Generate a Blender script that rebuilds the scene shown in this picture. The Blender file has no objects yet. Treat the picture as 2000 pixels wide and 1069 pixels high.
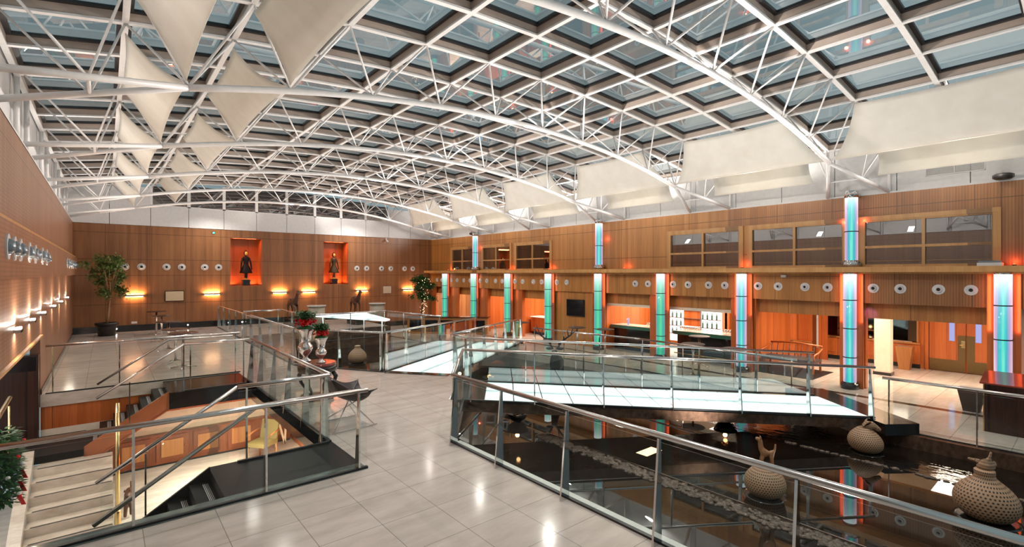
import bpy, bmesh, math, random
from mathutils import Vector, Matrix
random.seed(7)
S = bpy.context.scene
COL = S.collection
PI = math.pi
# ---------------------------------------------------------------- camera
cam_d = bpy.data.cameras.new('camera'); cam = bpy.data.objects.new('camera', cam_d); COL.objects.link(cam)
cam.location = (0, 0, 2.75); cam.rotation_euler = (PI/2, 0, -math.radians(39.716))
cam_d.sensor_width = 36; cam_d.lens = 17.21; cam_d.clip_start = .05; cam_d.clip_end = 300
S.camera = cam
# ---------------------------------------------------------------- world: night sky over the city
W = bpy.data.worlds.new('night_sky'); S.world = W; W.use_nodes = True
nt = W.node_tree; bg = nt.nodes['Background']
tc = nt.nodes.new('ShaderNodeTexCoord'); nz = nt.nodes.new('ShaderNodeTexNoise'); nz.inputs['Scale'].default_value = 2.2; nz.inputs['Detail'].default_value = 4
cr = nt.nodes.new('ShaderNodeValToRGB'); cr.color_ramp.elements[0].position = .35; cr.color_ramp.elements[1].position = .7
cr.color_ramp.elements[0].color = (.15, .205, .22, 1); cr.color_ramp.elements[1].color = (.27, .36, .385, 1)
nt.links.new(tc.outputs['Generated'], nz.inputs['Vector']); nt.links.new(nz.outputs['Fac'], cr.inputs['Fac']); nt.links.new(cr.outputs['Color'], bg.inputs['Color'])
bg.inputs['Strength'].default_value = 1.0
S.view_settings.view_transform = 'Standard'; S.view_settings.look = 'None'; S.view_settings.gamma = 1; S.view_settings.use_curve_mapping = False
S.view_settings.exposure = 0.28
S.cycles.max_bounces = 9; S.cycles.diffuse_bounces = 3; S.cycles.glossy_bounces = 4; S.cycles.transparent_max_bounces = 24
S.cycles.caustics_reflective = False; S.cycles.caustics_refractive = False; S.cycles.sample_clamp_indirect = 4.0

# ---------------------------------------------------------------- helpers
def light(name, kind, loc, energy, color=(1,1,1), rot=(0,0,0), size=.3, size_y=None, angle=None, blend=.6):
    d = bpy.data.lights.new(name, kind); d.energy = energy; d.color = color
    if kind == 'AREA':
        d.size = size
        if size_y: d.shape = 'RECTANGLE'; d.size_y = size_y
    else: d.shadow_soft_size = size
    if kind == 'SPOT': d.spot_size = angle or 2.2; d.spot_blend = blend
    o = bpy.data.objects.new(name, d); o.location = loc; o.rotation_euler = rot; COL.objects.link(o); return o
WARM = (1, .80, .62); NEUT = (1, .93, .86); AMB = (1, .50, .20); ORNG = (1, .16, .05)
# floodlights standing on the two wall tops wash the roof, the sail spots are added fill
for i in range(7):
    y = 2.3 + 4.65*i
    light('roof_wash_lamp', 'AREA', (16.9, y, 5.3), 160, NEUT, (PI, math.radians(-38), 0), .5, .25)
    light('roof_wash_lamp', 'AREA', (-.85, y, 5.3), 16, NEUT, (PI, math.radians(38), 0), .5, .25)
    light('sail_fill_spot', 'SPOT', (8.1, y+2.37, 6.38), 330, NEUT, (0, math.radians(-88), 0), .03, angle=1.9, blend=.7); light('sail_fill_spot', 'SPOT', (7.9, y+2.37, 6.38), 130, (1,.9,.78), (0, math.radians(88), 0), .03, angle=1.9, blend=.7)  # unseen spots added at mid-truss to brighten the sails
    light('wall_top_flood', 'SPOT', (16.75, y, 5.25), 2300, NEUT, (0, math.radians(122), 0), .04, angle=1.9, blend=.9)
for i in range(8):
    y = 0.0 + 4.0*i
    light('floor_fill_spot', 'SPOT', (4.2, y, 6.2), 330, NEUT, (0, 0, 0), .06, angle=2.5, blend=1)  # unseen downlights added to fill the floor and room
    light('floor_fill_spot', 'SPOT', (11.6, y, 6.2), 350, NEUT, (0, 0, 0), .06, angle=2.6, blend=1)

for x, y in ((6.0,1.5),(6.2,5.5),(9.3,2.6),(12.6,.6),(9.6,5.2),(9.2,11.8),(13.2,8.2),(12.6,13.8),(6.6,17.5),(9.2,20.8),(12.6,20.5),(7.5,23.3),(1.9,17.6),(3.2,22.5),(.6,24.0)):
    z = -.88 if x > 4.4 else .06
    light('roof_fill_light', 'SPOT', (x, y, z), 420 if x > 4.4 else 260, NEUT, (PI, 0, 0), .03, angle=2.35, blend=.9)  # added upward spots that fill the roof from pool and terrace

class MB:
    def __init__(s): s.v = []; s.f = []; s.sm = []
    def add(s, vs, fs, sm=False):
        o = len(s.v); s.v += [tuple(v) for v in vs]
        for f in fs: s.f.append([i+o for i in f]); s.sm.append(sm)
        return s
    def hexa(s, p): return s.add(p, [(0,3,2,1),(4,5,6,7),(0,1,5,4),(1,2,6,5),(2,3,7,6),(3,0,4,7)])
    def bb(s, x0, x1, y0, y1, z0, z1):
        return s.hexa([(x0,y0,z0),(x1,y0,z0),(x1,y1,z0),(x0,y1,z0),(x0,y0,z1),(x1,y0,z1),(x1,y1,z1),(x0,y1,z1)])
    def box(s, c, d, rz=0):
        ca, sa = math.cos(rz), math.sin(rz); p = []
        for z in (-.5, .5):
            for x, y in ((-.5,-.5),(.5,-.5),(.5,.5),(-.5,.5)):
                X, Y = x*d[0], y*d[1]; p.append((c[0]+X*ca-Y*sa, c[1]+X*sa+Y*ca, c[2]+z*d[2]))
        return s.hexa(p)
    def bar(s, a, b, w, h, up=(0,0,1)):
        a, b = Vector(a), Vector(b); t = (b-a).normalized(); u = Vector(up)
        r = t.cross(u)
        if r.length < 1e-4: r = t.cross(Vector((1,0,0)))
        r.normalize(); u = r.cross(t)
        p = []
        for q in (a, b):
            p.append([q-r*w/2-u*h/2, q+r*w/2-u*h/2, q+r*w/2+u*h/2, q-r*w/2+u*h/2])
        return s.add(p[0]+p[1], [(0,1,2,3),(4,7,6,5),(0,4,5,1),(1,5,6,2),(2,6,7,3),(3,7,4,0)])
    def tube(s, pts, r, n=8, cap=True):
        pts = [Vector(p) for p in pts]; R = r if isinstance(r, (list, tuple)) else [r]*len(pts)
        rings = []; prev = None
        for i, p in enumerate(pts):
            t = (pts[min(i+1, len(pts)-1)]-pts[max(i-1, 0)]).normalized()
            if prev is None:
                a = Vector((0,0,1)) if abs(t.z) < .9 else Vector((1,0,0))
                u = t.cross(a).normalized()
            else:
                u = (prev - t*prev.dot(t)).normalized()
            prev = u; w = t.cross(u)
            rings.append([p+(u*math.cos(2*PI*k/n)+w*math.sin(2*PI*k/n))*R[i] for k in range(n)])
        o = len(s.v)
        for rg in rings: s.v += [tuple(q) for q in rg]
        for i in range(len(rings)-1):
            for k in range(n):
                s.f.append([o+i*n+k, o+i*n+(k+1)%n, o+(i+1)*n+(k+1)%n, o+(i+1)*n+k]); s.sm.append(True)
        if cap:
            s.f.append([o+k for k in range(n)][::-1]); s.sm.append(False)
            s.f.append([o+(len(rings)-1)*n+k for k in range(n)]); s.sm.append(False)
        return s
    def lathe(s, prof, c=(0,0,0), n=24, sx=1, sy=1, smooth=True):
        o = len(s.v)
        for r, z in prof:
            for k in range(n):
                a = 2*PI*k/n; s.v.append((c[0]+r*math.cos(a)*sx, c[1]+r*math.sin(a)*sy, c[2]+z))
        for i in range(len(prof)-1):
            for k in range(n):
                s.f.append([o+i*n+k, o+i*n+(k+1)%n, o+(i+1)*n+(k+1)%n, o+(i+1)*n+k]); s.sm.append(smooth)
        s.f.append([o+k for k in range(n)][::-1]); s.sm.append(False)
        s.f.append([o+(len(prof)-1)*n+k for k in range(n)]); s.sm.append(False)
        return s
    def cyl(s, c, r, h, n=20): return s.lathe([(r,0),(r,h)], c, n)
    def ball(s, c, r, n=10, sx=1, sy=1, sz=1):
        return s.lathe([(max(.001, r*math.sin(PI*i/(n//2))), -r*sz*math.cos(PI*i/(n//2))) for i in range(n//2+1)], c, n, sx, sy)
    def prism(s, poly, z0, z1):
        n = len(poly)
        return s.add([(x,y,z0) for x,y in poly]+[(x,y,z1) for x,y in poly],
                     [list(range(n))[::-1], list(range(n, 2*n))]+[(i,(i+1)%n,n+(i+1)%n,n+i) for i in range(n)])
    def ring(s, c, nrm, r0, r1, t, n=24):
        # flat ring plate, axis nrm
        nrm = Vector(nrm).normalized(); a = nrm.cross(Vector((0,0,1))).normalized(); b = nrm.cross(a); c = Vector(c); o = len(s.v)
        prof = [(r0,0),(r0,t),(r1,t),(r1,0)]
        for r, z in prof:
            for k in range(n): s.v.append(tuple(c+nrm*z+(a*math.cos(2*PI*k/n)+b*math.sin(2*PI*k/n))*r))
        for i in range(4):
            for k in range(n): s.f.append([o+i*n+k, o+((i+1)%4)*n+k, o+((i+1)%4)*n+(k+1)%n, o+i*n+(k+1)%n]); s.sm.append(False)
        return s

def wloc(o):
    v = Vector((0,0,0))
    while o: v += o.location; o = o.parent
    return v
def obj(name, mb, m, parent=None):
    me = bpy.data.meshes.new(name)
    off = wloc(parent) if parent else Vector((0,0,0))
    me.from_pydata([(v[0]-off.x, v[1]-off.y, v[2]-off.z) for v in mb.v], [], mb.f)
    me.polygons.foreach_set('use_smooth', mb.sm); me.materials.append(m); me.update()
    bm = bmesh.new(); bm.from_mesh(me); bmesh.ops.recalc_face_normals(bm, faces=bm.faces); bm.to_mesh(me); bm.free()
    o = bpy.data.objects.new(name, me); COL.objects.link(o)
    if parent: o.parent = parent
    return o
def tag(o, label=None, cat=None, group=None, kind=None):
    if label: o['label'] = label
    if cat: o['category'] = cat
    if group: o['group'] = group
    if kind: o['kind'] = kind
    return o
def thing(name, label, cat, loc=(0,0,0), rz=0, group=None):
    o = bpy.data.objects.new(name, None); o.empty_display_size = .2; COL.objects.link(o); o.location = loc; o.rotation_euler = (0,0,rz)
    return tag(o, label, cat, group)
def struct(name, mb, m, parent=None):
    o = obj(name, mb, m, parent)
    if not parent: o['kind'] = 'structure'
    return o
def dup(root, loc, rz=0, label=None, group=None, scale=None):
    r = root.copy(); COL.objects.link(r); r.location = loc; r.rotation_euler = (0,0,rz)
    if scale: r.scale = (scale,)*3
    if label: r['label'] = label
    if group: r['group'] = group
    def kids(a, b):
        for ch in list(a.children):
            c = ch.copy(); COL.objects.link(c); c.parent = b; kids(ch, c)
    kids(root, r)
    return r
def skin(name, chains, m, parent=None, sub=2):
    # chains: list of lists of (x,y,z,r); coincident points are welded
    me = bpy.data.meshes.new(name); bm = bmesh.new(); lay = bm.verts.layers.skin.verify(); seen = {}
    off = wloc(parent) if parent else Vector((0,0,0)); first = None
    for ch in chains:
        prev = None
        for x, y, z, r in ch:
            key = (round(x,3), round(y,3), round(z,3))
            if key not in seen:
                v = bm.verts.new((x-off.x, y-off.y, z-off.z)); v[lay].radius = (r, r); seen[key] = v
                if first is None: first = v; v[lay].use_root = True
            v = seen[key]
            if prev is not None and prev is not v and not bm.edges.get((prev, v)): bm.edges.new((prev, v))
            prev = v
    bm.to_mesh(me); bm.free(); me.materials.append(m)
    o = bpy.data.objects.new(name, me); COL.objects.link(o)
    if parent: o.parent = parent
    k = o.modifiers.new('skin', 'SKIN'); k.use_smooth_shade = True
    s2 = o.modifiers.new('sub', 'SUBSURF'); s2.levels = s2.render_levels = sub
    return o

# ---------------------------------------------------------------- materials
class N:
    def __init__(s, name):
        s.m = bpy.data.materials.new(name); s.m.use_nodes = True; s.t = s.m.node_tree; s.p = s.t.nodes['Principled BSDF']; s.out = s.t.nodes['Material Output']
    def n(s, typ, **kw):
        q = s.t.nodes.new('ShaderNode'+typ)
        for k, v in kw.items(): setattr(q, k, v)
        return q
    def l(s, a, b): s.t.links.new(a, b)
    def math(s, op, a, b=None, c=None):
        q = s.n('Math', operation=op)
        for i, v in enumerate((a, b, c)):
            if v is None: continue
            if isinstance(v, (int, float)): q.inputs[i].default_value = v
            else: s.l(v, q.inputs[i])
        return q.outputs[0]
    def mix(s, fac, a, b):
        q = s.n('Mix', data_type='RGBA')
        for i, v in ((0, fac), (6, a), (7, b)):
            if isinstance(v, (int, float)): q.inputs[i].default_value = v
            elif isinstance(v, tuple): q.inputs[i].default_value = (*v, 1)
            else: s.l(v, q.inputs[i])
        return q.outputs[2]
    def xyz(s, kind='Object'):
        t = s.n('TexCoord'); q = s.n('SeparateXYZ'); s.l(t.outputs[kind], q.inputs[0]); return q.outputs
    def comb(s, x, y, z):
        q = s.n('CombineXYZ')
        for i, v in enumerate((x, y, z)):
            if isinstance(v, (int, float)): q.inputs[i].default_value = v
            else: s.l(v, q.inputs[i])
        return q.outputs[0]
    def noise(s, vec, scale=1, detail=3, rough=.5):
        q = s.n('TexNoise'); q.inputs['Scale'].default_value = scale; q.inputs['Detail'].default_value = detail; q.inputs['Roughness'].default_value = rough
        if vec is not None: s.l(vec, q.inputs['Vector'])
        return q.outputs['Fac']
    def ramp(s, fac, stops):
        q = s.n('ValToRGB'); e = q.color_ramp.elements
        while len(e) < len(stops): e.new(.5)
        for el, (p, c) in zip(e, stops): el.position = p; el.color = (*c, 1)
        s.l(fac, q.inputs[0]); return q.outputs[0]
    def bump(s, h, strength=.2, dist=.01):
        q = s.n('Bump'); q.inputs['Strength'].default_value = strength; q.inputs['Distance'].default_value = dist; s.l(h, q.inputs['Height']); s.l(q.outputs[0], s.p.inputs['Normal'])
def mat(name, c, rough=.5, metal=0, spec=.5, emit=None, es=0, coat=0):
    a = N(name); p = a.p
    p.inputs['Base Color'].default_value = (*c, 1); p.inputs['Roughness'].default_value = rough; p.inputs['Metallic'].default_value = metal
    p.inputs['Specular IOR Level'].default_value = spec; p.inputs['Coat Weight'].default_value = coat
    if emit: p.inputs['Emission Color'].default_value = (*emit, 1); p.inputs['Emission Strength'].default_value = es
    # a trace of surface variation so that nothing is perfectly flat
    t = a.n('TexCoord'); f = a.noise(t.outputs['Object'], 9, 3)
    a.l(a.mix(f, tuple(x*.88 for x in c), tuple(min(1, x*1.08) for x in c)), p.inputs['Base Color'])
    return a.m
def wood(name, c0, c1, seams=1.55, zs=(), groove=None, rough=.38, plank=.14, line=(.35,.2,.1)):
    a = N(name); o = a.xyz(); u = a.math('ADD', o[0], o[1]); z = o[2]
    g = a.noise(a.comb(a.math('MULTIPLY', u, 30), a.math('MULTIPLY', z, .9), 0), 1, 5, .6)
    pl = a.math('FLOOR', a.math('DIVIDE', u, plank)); wn = a.n('TexWhiteNoise', noise_dimensions='1D'); a.l(pl, wn.inputs['W'])
    f = a.math('ADD', a.math('MULTIPLY', g, .75), a.math('MULTIPLY', wn.outputs['Value'], .3))
    col = a.ramp(f, [(.25, c0), (.75, c1)])
    ln = a.math('LESS_THAN', a.math('FRACT', a.math('DIVIDE', u, seams)), .012)
    for zz in zs: ln = a.math('MAXIMUM', ln, a.math('COMPARE', z, zz, .011))
    col = a.mix(a.math('MULTIPLY', ln, .8), col, tuple(x*.35 for x in c0))
    if groove:
        gv = a.math('SINE', a.math('MULTIPLY', z if groove == 'z' else u, 2*PI/.06))
        gm = a.math('MAXIMUM', gv, 0)
        col = a.mix(a.math('MULTIPLY', gm, .40), col, tuple(x*.3 for x in c0))
    a.l(col, a.p.inputs['Base Color']); a.p.inputs['Roughness'].default_value = rough
    a.bump(g, .06, .01)
    return a.m
def marble(name, c0, c1, tile=None, off=(0,0), rough=.1, grout=(.2,.17,.15), scale=1.2):
    a = N(name); o = a.xyz()
    v = a.noise(a.comb(a.math('MULTIPLY', o[0], 1.0), a.math('MULTIPLY', o[1], 3.2), a.math('MULTIPLY', o[2], 2)), scale, 6, .62)
    col = a.ramp(v, [(.3, c0), (.68, c1)])
    if tile:
        tx = a.math('DIVIDE', a.math('SUBTRACT', o[0], off[0]), tile); ty = a.math('DIVIDE', a.math('SUBTRACT', o[1], off[1]), tile)
        cell = a.math('ADD', a.math('MULTIPLY', a.math('FLOOR', tx), 17.3), a.math('FLOOR', ty)); wn = a.n('TexWhiteNoise', noise_dimensions='1D'); a.l(cell, wn.inputs['W'])
        col = a.mix(a.math('MULTIPLY', wn.outputs['Value'], .12), col, tuple(x*.6 for x in c0))
        lx = a.math('LESS_THAN', a.math('FRACT', tx), .011); ly = a.math('LESS_THAN', a.math('FRACT', ty), .011)
        col = a.mix(a.math('MULTIPLY', a.math('MAXIMUM', lx, ly), .85), col, grout)
    a.l(col, a.p.inputs['Base Color']); a.p.inputs['Roughness'].default_value = rough; a.p.inputs['Specular IOR Level'].default_value = .6
    return a.m
def glass(name, tint, refl=1.0, base=.0, rough=.0, f0=.04):
    a = N(name); t = a.t; t.nodes.remove(a.p)
    tr = a.n('BsdfTransparent'); tr.inputs[0].default_value = (*tint, 1); gl = a.n('BsdfGlossy'); gl.inputs['Roughness'].default_value = rough; gl.inputs[0].default_value = (1,1,1,1)
    lw = a.n('LayerWeight'); lw.inputs[0].default_value = .5; fr = a.math('ADD', f0, a.math('MULTIPLY', 1-f0, a.math('POWER', lw.outputs['Facing'], 5)))  # Schlick, the same from both sides
    f = a.math('MINIMUM', a.math('ADD', a.math('MULTIPLY', fr, refl), base), 1.0)
    mx = a.n('MixShader'); a.l(f, mx.inputs[0]); a.l(tr.outputs[0], mx.inputs[1]); a.l(gl.outputs[0], mx.inputs[2]); a.l(mx.outputs[0], a.out.inputs['Surface'])
    return a.m
def glow(name, c, s): return mat(name, (.02,.02,.02), .5, emit=c, es=s)

M = {}
OR0, OR1 = (.17,.066,.024), (.32,.138,.052)
M['wood'] = wood('oak_panelling', OR0, OR1, 1.55, (2.66,3.42,4.66,1.3))
M['wood_r'] = wood('oak_panelling_warm', (.25,.098,.022), (.45,.20,.054), 1.61, (2.66,3.42,4.66))
M['wood_slat'] = wood('slatted_oak_panelling', (.20,.08,.025), (.35,.152,.055), 1.61, (4.66,), 'u')
M['wood_left'] = wood('oak_panelling_left', (.165,.074,.037), (.27,.135,.074), 1.9, (4.75,))
M['wood_left_slat'] = wood('grooved_oak_left', (.17,.078,.039), (.28,.145,.078), 1.9, (4.75,), 'z')
M['redwood'] = wood('cherry_wood', (.33,.075,.018), (.50,.14,.035), 1.2, (), rough=.25)
M['darkwood'] = wood('dark_stained_wood', (.025,.010,.008), (.06,.022,.015), 3, (), rough=.18)
M['trimwood'] = wood('honey_oak_trim', (.38,.185,.06), (.52,.28,.10), 40, (), rough=.35)
M['tile'] = marble('cream_marble_tiles', (.47,.40,.35), (.63,.55,.495), .675, (.979,6.373), .13)
M['tile2'] = marble('cream_marble_tiles_lower', (.50,.42,.36), (.66,.58,.51), .9, (.3,.2), .08)
M['marble'] = marble('veined_marble', (.40,.33,.27), (.62,.55,.48), None, rough=.2, scale=2.2)
M['marblewhite'] = marble('white_marble_floor', (.58,.52,.47), (.80,.76,.72), None, rough=.15, scale=1.5); M['paleedge'] = marble('pale_marble_ledge', (.60,.62,.58), (.72,.74,.70), None, rough=.08, scale=3)
M['brownstone'] = marble('brown_marble', (.035,.020,.014), (.12,.070,.045), None, rough=.08, scale=3)
M['blackstone'] = mat('black_granite', (.012,.012,.012), .12, spec=.6)
M['blackmatte'] = mat('black_tread', (.010,.009,.009), .4, spec=.2); M['copper'] = mat('polished_copper_brown_panel', (.30,.10,.045), .22, spec=.6)
M['white'] = mat('white_painted_steel', (.80,.78,.77), .35)
M['tan'] = mat('tan_aluminium_mullion', (.50,.41,.35), .4)
M['gasket'] = mat('black_gasket', (.012,.012,.014), .35)
M['whitewall'] = mat('white_wall_panel', (.68,.67,.67), .45)
M['cream'] = mat('cream_plaster', (.72,.62,.49), .6)
M['steel'] = mat('brushed_stainless', (.60,.57,.54), .22, 1)
M['chrome'] = mat('polished_steel', (.72,.70,.68), .06, 1)
M['brass'] = mat('brass', (.72,.52,.24), .2, 1)
M['grey'] = mat('grey_metal_diffuser', (.62,.62,.63), .35, .1)
M['dial'] = mat('blue_grey_nozzle', (.22,.26,.29), .25, .6)
M['black'] = mat('black_plastic', (.012,.012,.012), .35)
M['glass'] = glass('balustrade_glass', (.955,.985,.975), .9, .0, f0=.010)
M['bridgeglass'] = glass('bridge_balustrade_glass', (.94,.98,.97), 1.0, .0, f0=.13); M['greenmarble'] = marble('grey_green_marble', (.05,.065,.058), (.20,.23,.21), None, rough=.12, scale=3)
M['roofglass'] = glass('roof_glass', (.87,.92,.93), 2.0, .10)
M['winglass'] = glass('dark_window_glass', (.30,.28,.28), 1.8, .2)
def sailmat():
    a = N('cream_sail_cloth'); t = a.n('TexCoord'); f = a.noise(t.outputs['Object'], 2.5, 4); a.l(a.ramp(f, [(.3,(.78,.745,.67)),(.7,(.86,.83,.765))]), a.p.inputs['Base Color'])
    a.p.inputs['Roughness'].default_value = .85; a.p.inputs['Specular IOR Level'].default_value = .1; a.bump(a.noise(t.outputs['Object'], 7, 4), .25, .03)
    tl = a.n('BsdfTranslucent'); tl.inputs[0].default_value = (.78,.74,.66,1); mx = a.n('MixShader'); mx.inputs[0].default_value = .22
    a.l(a.p.outputs[0], mx.inputs[1]); a.l(tl.outputs[0], mx.inputs[2]); a.l(mx.outputs[0], a.out.inputs['Surface']); return a.m
M['sail'] = sailmat()
def watermat(ripple):
    a = N('rippled_dark_water' if ripple else 'still_dark_water'); p = a.p; p.inputs['Base Color'].default_value = (.010,.007,.005,1); p.inputs['Roughness'].default_value = .015; p.inputs['Specular IOR Level'].default_value = .9
    o = a.xyz(); n1 = a.noise(a.comb(a.math('MULTIPLY', o[0], 5), a.math('MULTIPLY', o[1], 2.2), 0), 1.6, 3)
    if ripple: a.bump(n1, .3, .03)
    return a.m
M['water'] = watermat(False); M['ripple'] = watermat(True)
def pebblemat():
    a = N('river_pebbles'); t = a.n('TexCoord'); v = a.n('TexVoronoi'); v.inputs['Scale'].default_value = 14; a.l(t.outputs['Object'], v.inputs['Vector'])
    a.l(a.mix(v.outputs['Color'], (.05,.035,.025), (.15,.105,.075)), a.p.inputs['Base Color']); a.p.inputs['Roughness'].default_value = .3; return a.m
M['pebble'] = pebblemat()
def colmat(name, hue, H_, stops):
    # dichroic film glows in upright streaks; its view-dependent sheen is painted by angle, green side to the camera
    a = N(name); o = a.xyz(); ang = a.math('DIVIDE', a.math('ARCTAN2', o[1], o[0]), PI)
    w = a.math('ABSOLUTE', ang); st = a.noise(a.comb(a.math('MULTIPLY', ang, 9), a.math('MULTIPLY', o[2], .35), hue), 1.3, 4)
    f = a.math('ADD', w, a.math('MULTIPLY', a.math('SUBTRACT', st, .5), .30))
    c = a.ramp(f, stops)
    # the lamp sits in the head of the tube: whiter and brighter towards the top
    h = a.math('POWER', a.math('MAXIMUM', a.math('DIVIDE', o[2], H_), 0), 7); c = a.mix(a.math('MINIMUM', a.math('MULTIPLY', h, .9), 1), c, (1,.95,.98))
    a.l(c, a.p.inputs['Emission Color']); a.p.inputs['Base Color'].default_value = (.05,.05,.05,1); a.p.inputs['Roughness'].default_value = .08
    a.l(a.math('ADD', .85, a.math('MULTIPLY', h, 1.0)), a.p.inputs['Emission Strength']); return a.m
G_ = [(.0,(.10,.66,.36)),(.10,(.04,.52,.30)),(.22,(.02,.42,.30)),(.33,(.03,.40,.42)),(.42,(.15,.32,.50)),(.52,(.45,.40,.55))]
P_ = [(.0,(.18,.80,.62)),(.06,(.03,.62,.58)),(.13,(.04,.42,.52)),(.20,(.22,.36,.58)),(.28,(.62,.36,.58)),(.42,(.62,.52,.60))]
M['film'] = colmat('green_lit_film', 1.7, 3.5, G_); M['film_p'] = colmat('iridescent_lit_film', 4.2, 3.5, P_); M['film2'] = colmat('iridescent_lit_film_upper', 3.1, 2.2, P_)
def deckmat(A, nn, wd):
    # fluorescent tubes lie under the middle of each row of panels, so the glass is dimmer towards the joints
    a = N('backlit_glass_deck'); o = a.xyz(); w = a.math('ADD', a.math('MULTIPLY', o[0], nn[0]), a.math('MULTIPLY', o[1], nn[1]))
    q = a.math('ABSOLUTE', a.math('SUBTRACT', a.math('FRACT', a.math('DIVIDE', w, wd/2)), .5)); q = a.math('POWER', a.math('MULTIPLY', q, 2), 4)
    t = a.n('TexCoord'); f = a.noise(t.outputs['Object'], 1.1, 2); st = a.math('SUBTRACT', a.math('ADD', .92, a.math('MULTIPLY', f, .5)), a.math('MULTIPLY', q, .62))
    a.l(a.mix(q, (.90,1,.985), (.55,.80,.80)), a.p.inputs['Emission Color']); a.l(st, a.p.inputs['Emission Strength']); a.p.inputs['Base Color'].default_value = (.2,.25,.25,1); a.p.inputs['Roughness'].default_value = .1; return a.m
M['lamp_warm'] = glow('warm_lamp', (1,.72,.42), 14); M['lamp_white'] = glow('white_lamp', (1,.9,.8), 14); M['lamp_small'] = glow('fairy_bulb', (1,.75,.45), 8)
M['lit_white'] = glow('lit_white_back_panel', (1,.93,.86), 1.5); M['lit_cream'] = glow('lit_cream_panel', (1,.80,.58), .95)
M['green_lamp'] = glow('green_exit_lamp', (.05,1,.35), 5); M['screen_off'] = mat('black_screen', (.008,.008,.01), .1)
M['lit_blue'] = glow('blue_lit_glass', (.35,.4,.8), .8); M['red_lamp'] = glow('red_foot_lamp', (1,.09,.02), 3)
def jarmat():
    a = N('pierced_ceramic'); o = a.xyz(); N_ = 44
    row = a.math('MULTIPLY', o[2], 26); u = a.math('MULTIPLY', a.math('ARCTAN2', o[1], o[0]), N_/(2*PI)); rf = a.math('FLOOR', row)
    uu = a.math('SUBTRACT', a.math('FRACT', a.math('ADD', u, a.math('MULTIPLY', a.math('MODULO', rf, 2), .5))), .5); vv = a.math('SUBTRACT', a.math('FRACT', row), .5)
    d = a.math('SQRT', a.math('ADD', a.math('MULTIPLY', uu, uu), a.math('MULTIPLY', vv, vv))); h = a.math('LESS_THAN', d, .27)
    a.l(a.mix(h, (.42,.255,.145), (.022,.011,.006)), a.p.inputs['Base Color']); a.p.inputs['Roughness'].default_value = .5; return a.m
M['jar'] = jarmat(); M['jarplain'] = mat('glazed_ceramic', (.33,.16,.07), .3)
M['bronze'] = mat('dark_brown_ceramic', (.09,.038,.02), .4); M['blackiron'] = mat('black_bronze', (.012,.013,.016), .35)
M['gilt'] = mat('gilded_lacquer', (.07,.045,.018), .45, .4); M['robe'] = mat('dark_lacquer_robe', (.012,.009,.008), .55, spec=.25); M['gold'] = mat('gold_leaf', (.85,.55,.15), .3, .7)
M['leaf'] = mat('ficus_leaf', (.11,.18,.045), .45); M['leaf2'] = mat('dark_leaf', (.022,.085,.020), .55, spec=.25); M['trunk'] = mat('pale_bark', (.30,.17,.08), .7)
M['red'] = mat('red_petals', (.62,.010,.014), .6, spec=.2); M['silver'] = mat('hammered_silver', (.75,.72,.70), .12, 1)
M['redlac'] = mat('red_lacquer', (.20,.035,.022), .12, coat=.5); M['leather'] = mat('brown_leather', (.055,.035,.028), .5)
M['cabinet'] = wood('dark_cabinet_wood', (.13,.035,.014), (.24,.07,.026), 20, (), rough=.25); M['darkleather'] = mat('very_dark_leather', (.030,.018,.016), .5); M['plywood'] = mat('plywood_sign', (.70,.45,.2), .4); M['paper'] = mat('cream_print', (.66,.52,.34), .6); M['stone'] = mat('ribbed_stone_drum', (.38,.34,.27), .6)
M['greenstone'] = mat('green_marble_edge', (.03,.11,.07), .15); M['yellow'] = mat('yellow_upholstery', (.17,.13,.045), .7); M['gwood'] = wood('golden_wood', (.27,.10,.03), (.46,.21,.07), 20, (), rough=.3)
M['bronzeplate'] = mat('bronze_kick_plate', (.20,.14,.06), .28, .8); M['ink'] = mat('dark_lettering', (.05,.035,.03), .5)

XR, XL, YF, XC = 17.26, -1.13, 29.46, 17.05
FZ = -.66; WZ = -.94
zr = lambda x: 7.38-.0095*(x-8)**2
zb = lambda x: 6.52-.0165*(x-8)**2
# ================================================================ THE SETTING
f = MB()
f.bb(-2.2, 4.35, -4, 6.60, -.28, 0); f.bb(2.85, 4.35, 6.60, 15.35, -.28, 0); f.bb(-1.13, 4.35, 15.35, YF, -.28, 0); f.bb(-2.2,-1.13,15.36,16.3,-.28,0)
f.prism([(4.35,6.75),(5.96,8.83),(7.13,10.38),(7.22,11.26),(5.96,12.76),(4.35,15.45)], -.28, 0)
f.bb(4.35, 11.5, 24.2, YF, -.28, 0)
struct('floor', f, M['tile'])
f = MB().bb(13.25, 16.0, -4, 3.6, FZ-.4, FZ); f.prism([(13.25,3.6),(16,3.6),(16,16.5),(13.7,16.5),(14.5,10.4),(14.2,4.9)], FZ-.4, FZ)
f.prism([(13.7,16.5),(16,16.5),(16,YF),(11.5,YF),(11.5,24.2),(13.3,24.2)], FZ-.4, FZ)
f.bb(16.25, 23.5, -4, YF, FZ-.4, FZ); struct('floor', f, M['tile2'])
struct('floor', MB().bb(16.0, 16.25, -4, YF, FZ-.4, FZ), M['brownstone'])
struct('floor', MB().bb(-2.2, 4.28, 6.0, 15.34, -2.4, -2.1), M['marblewhite'])
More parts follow.
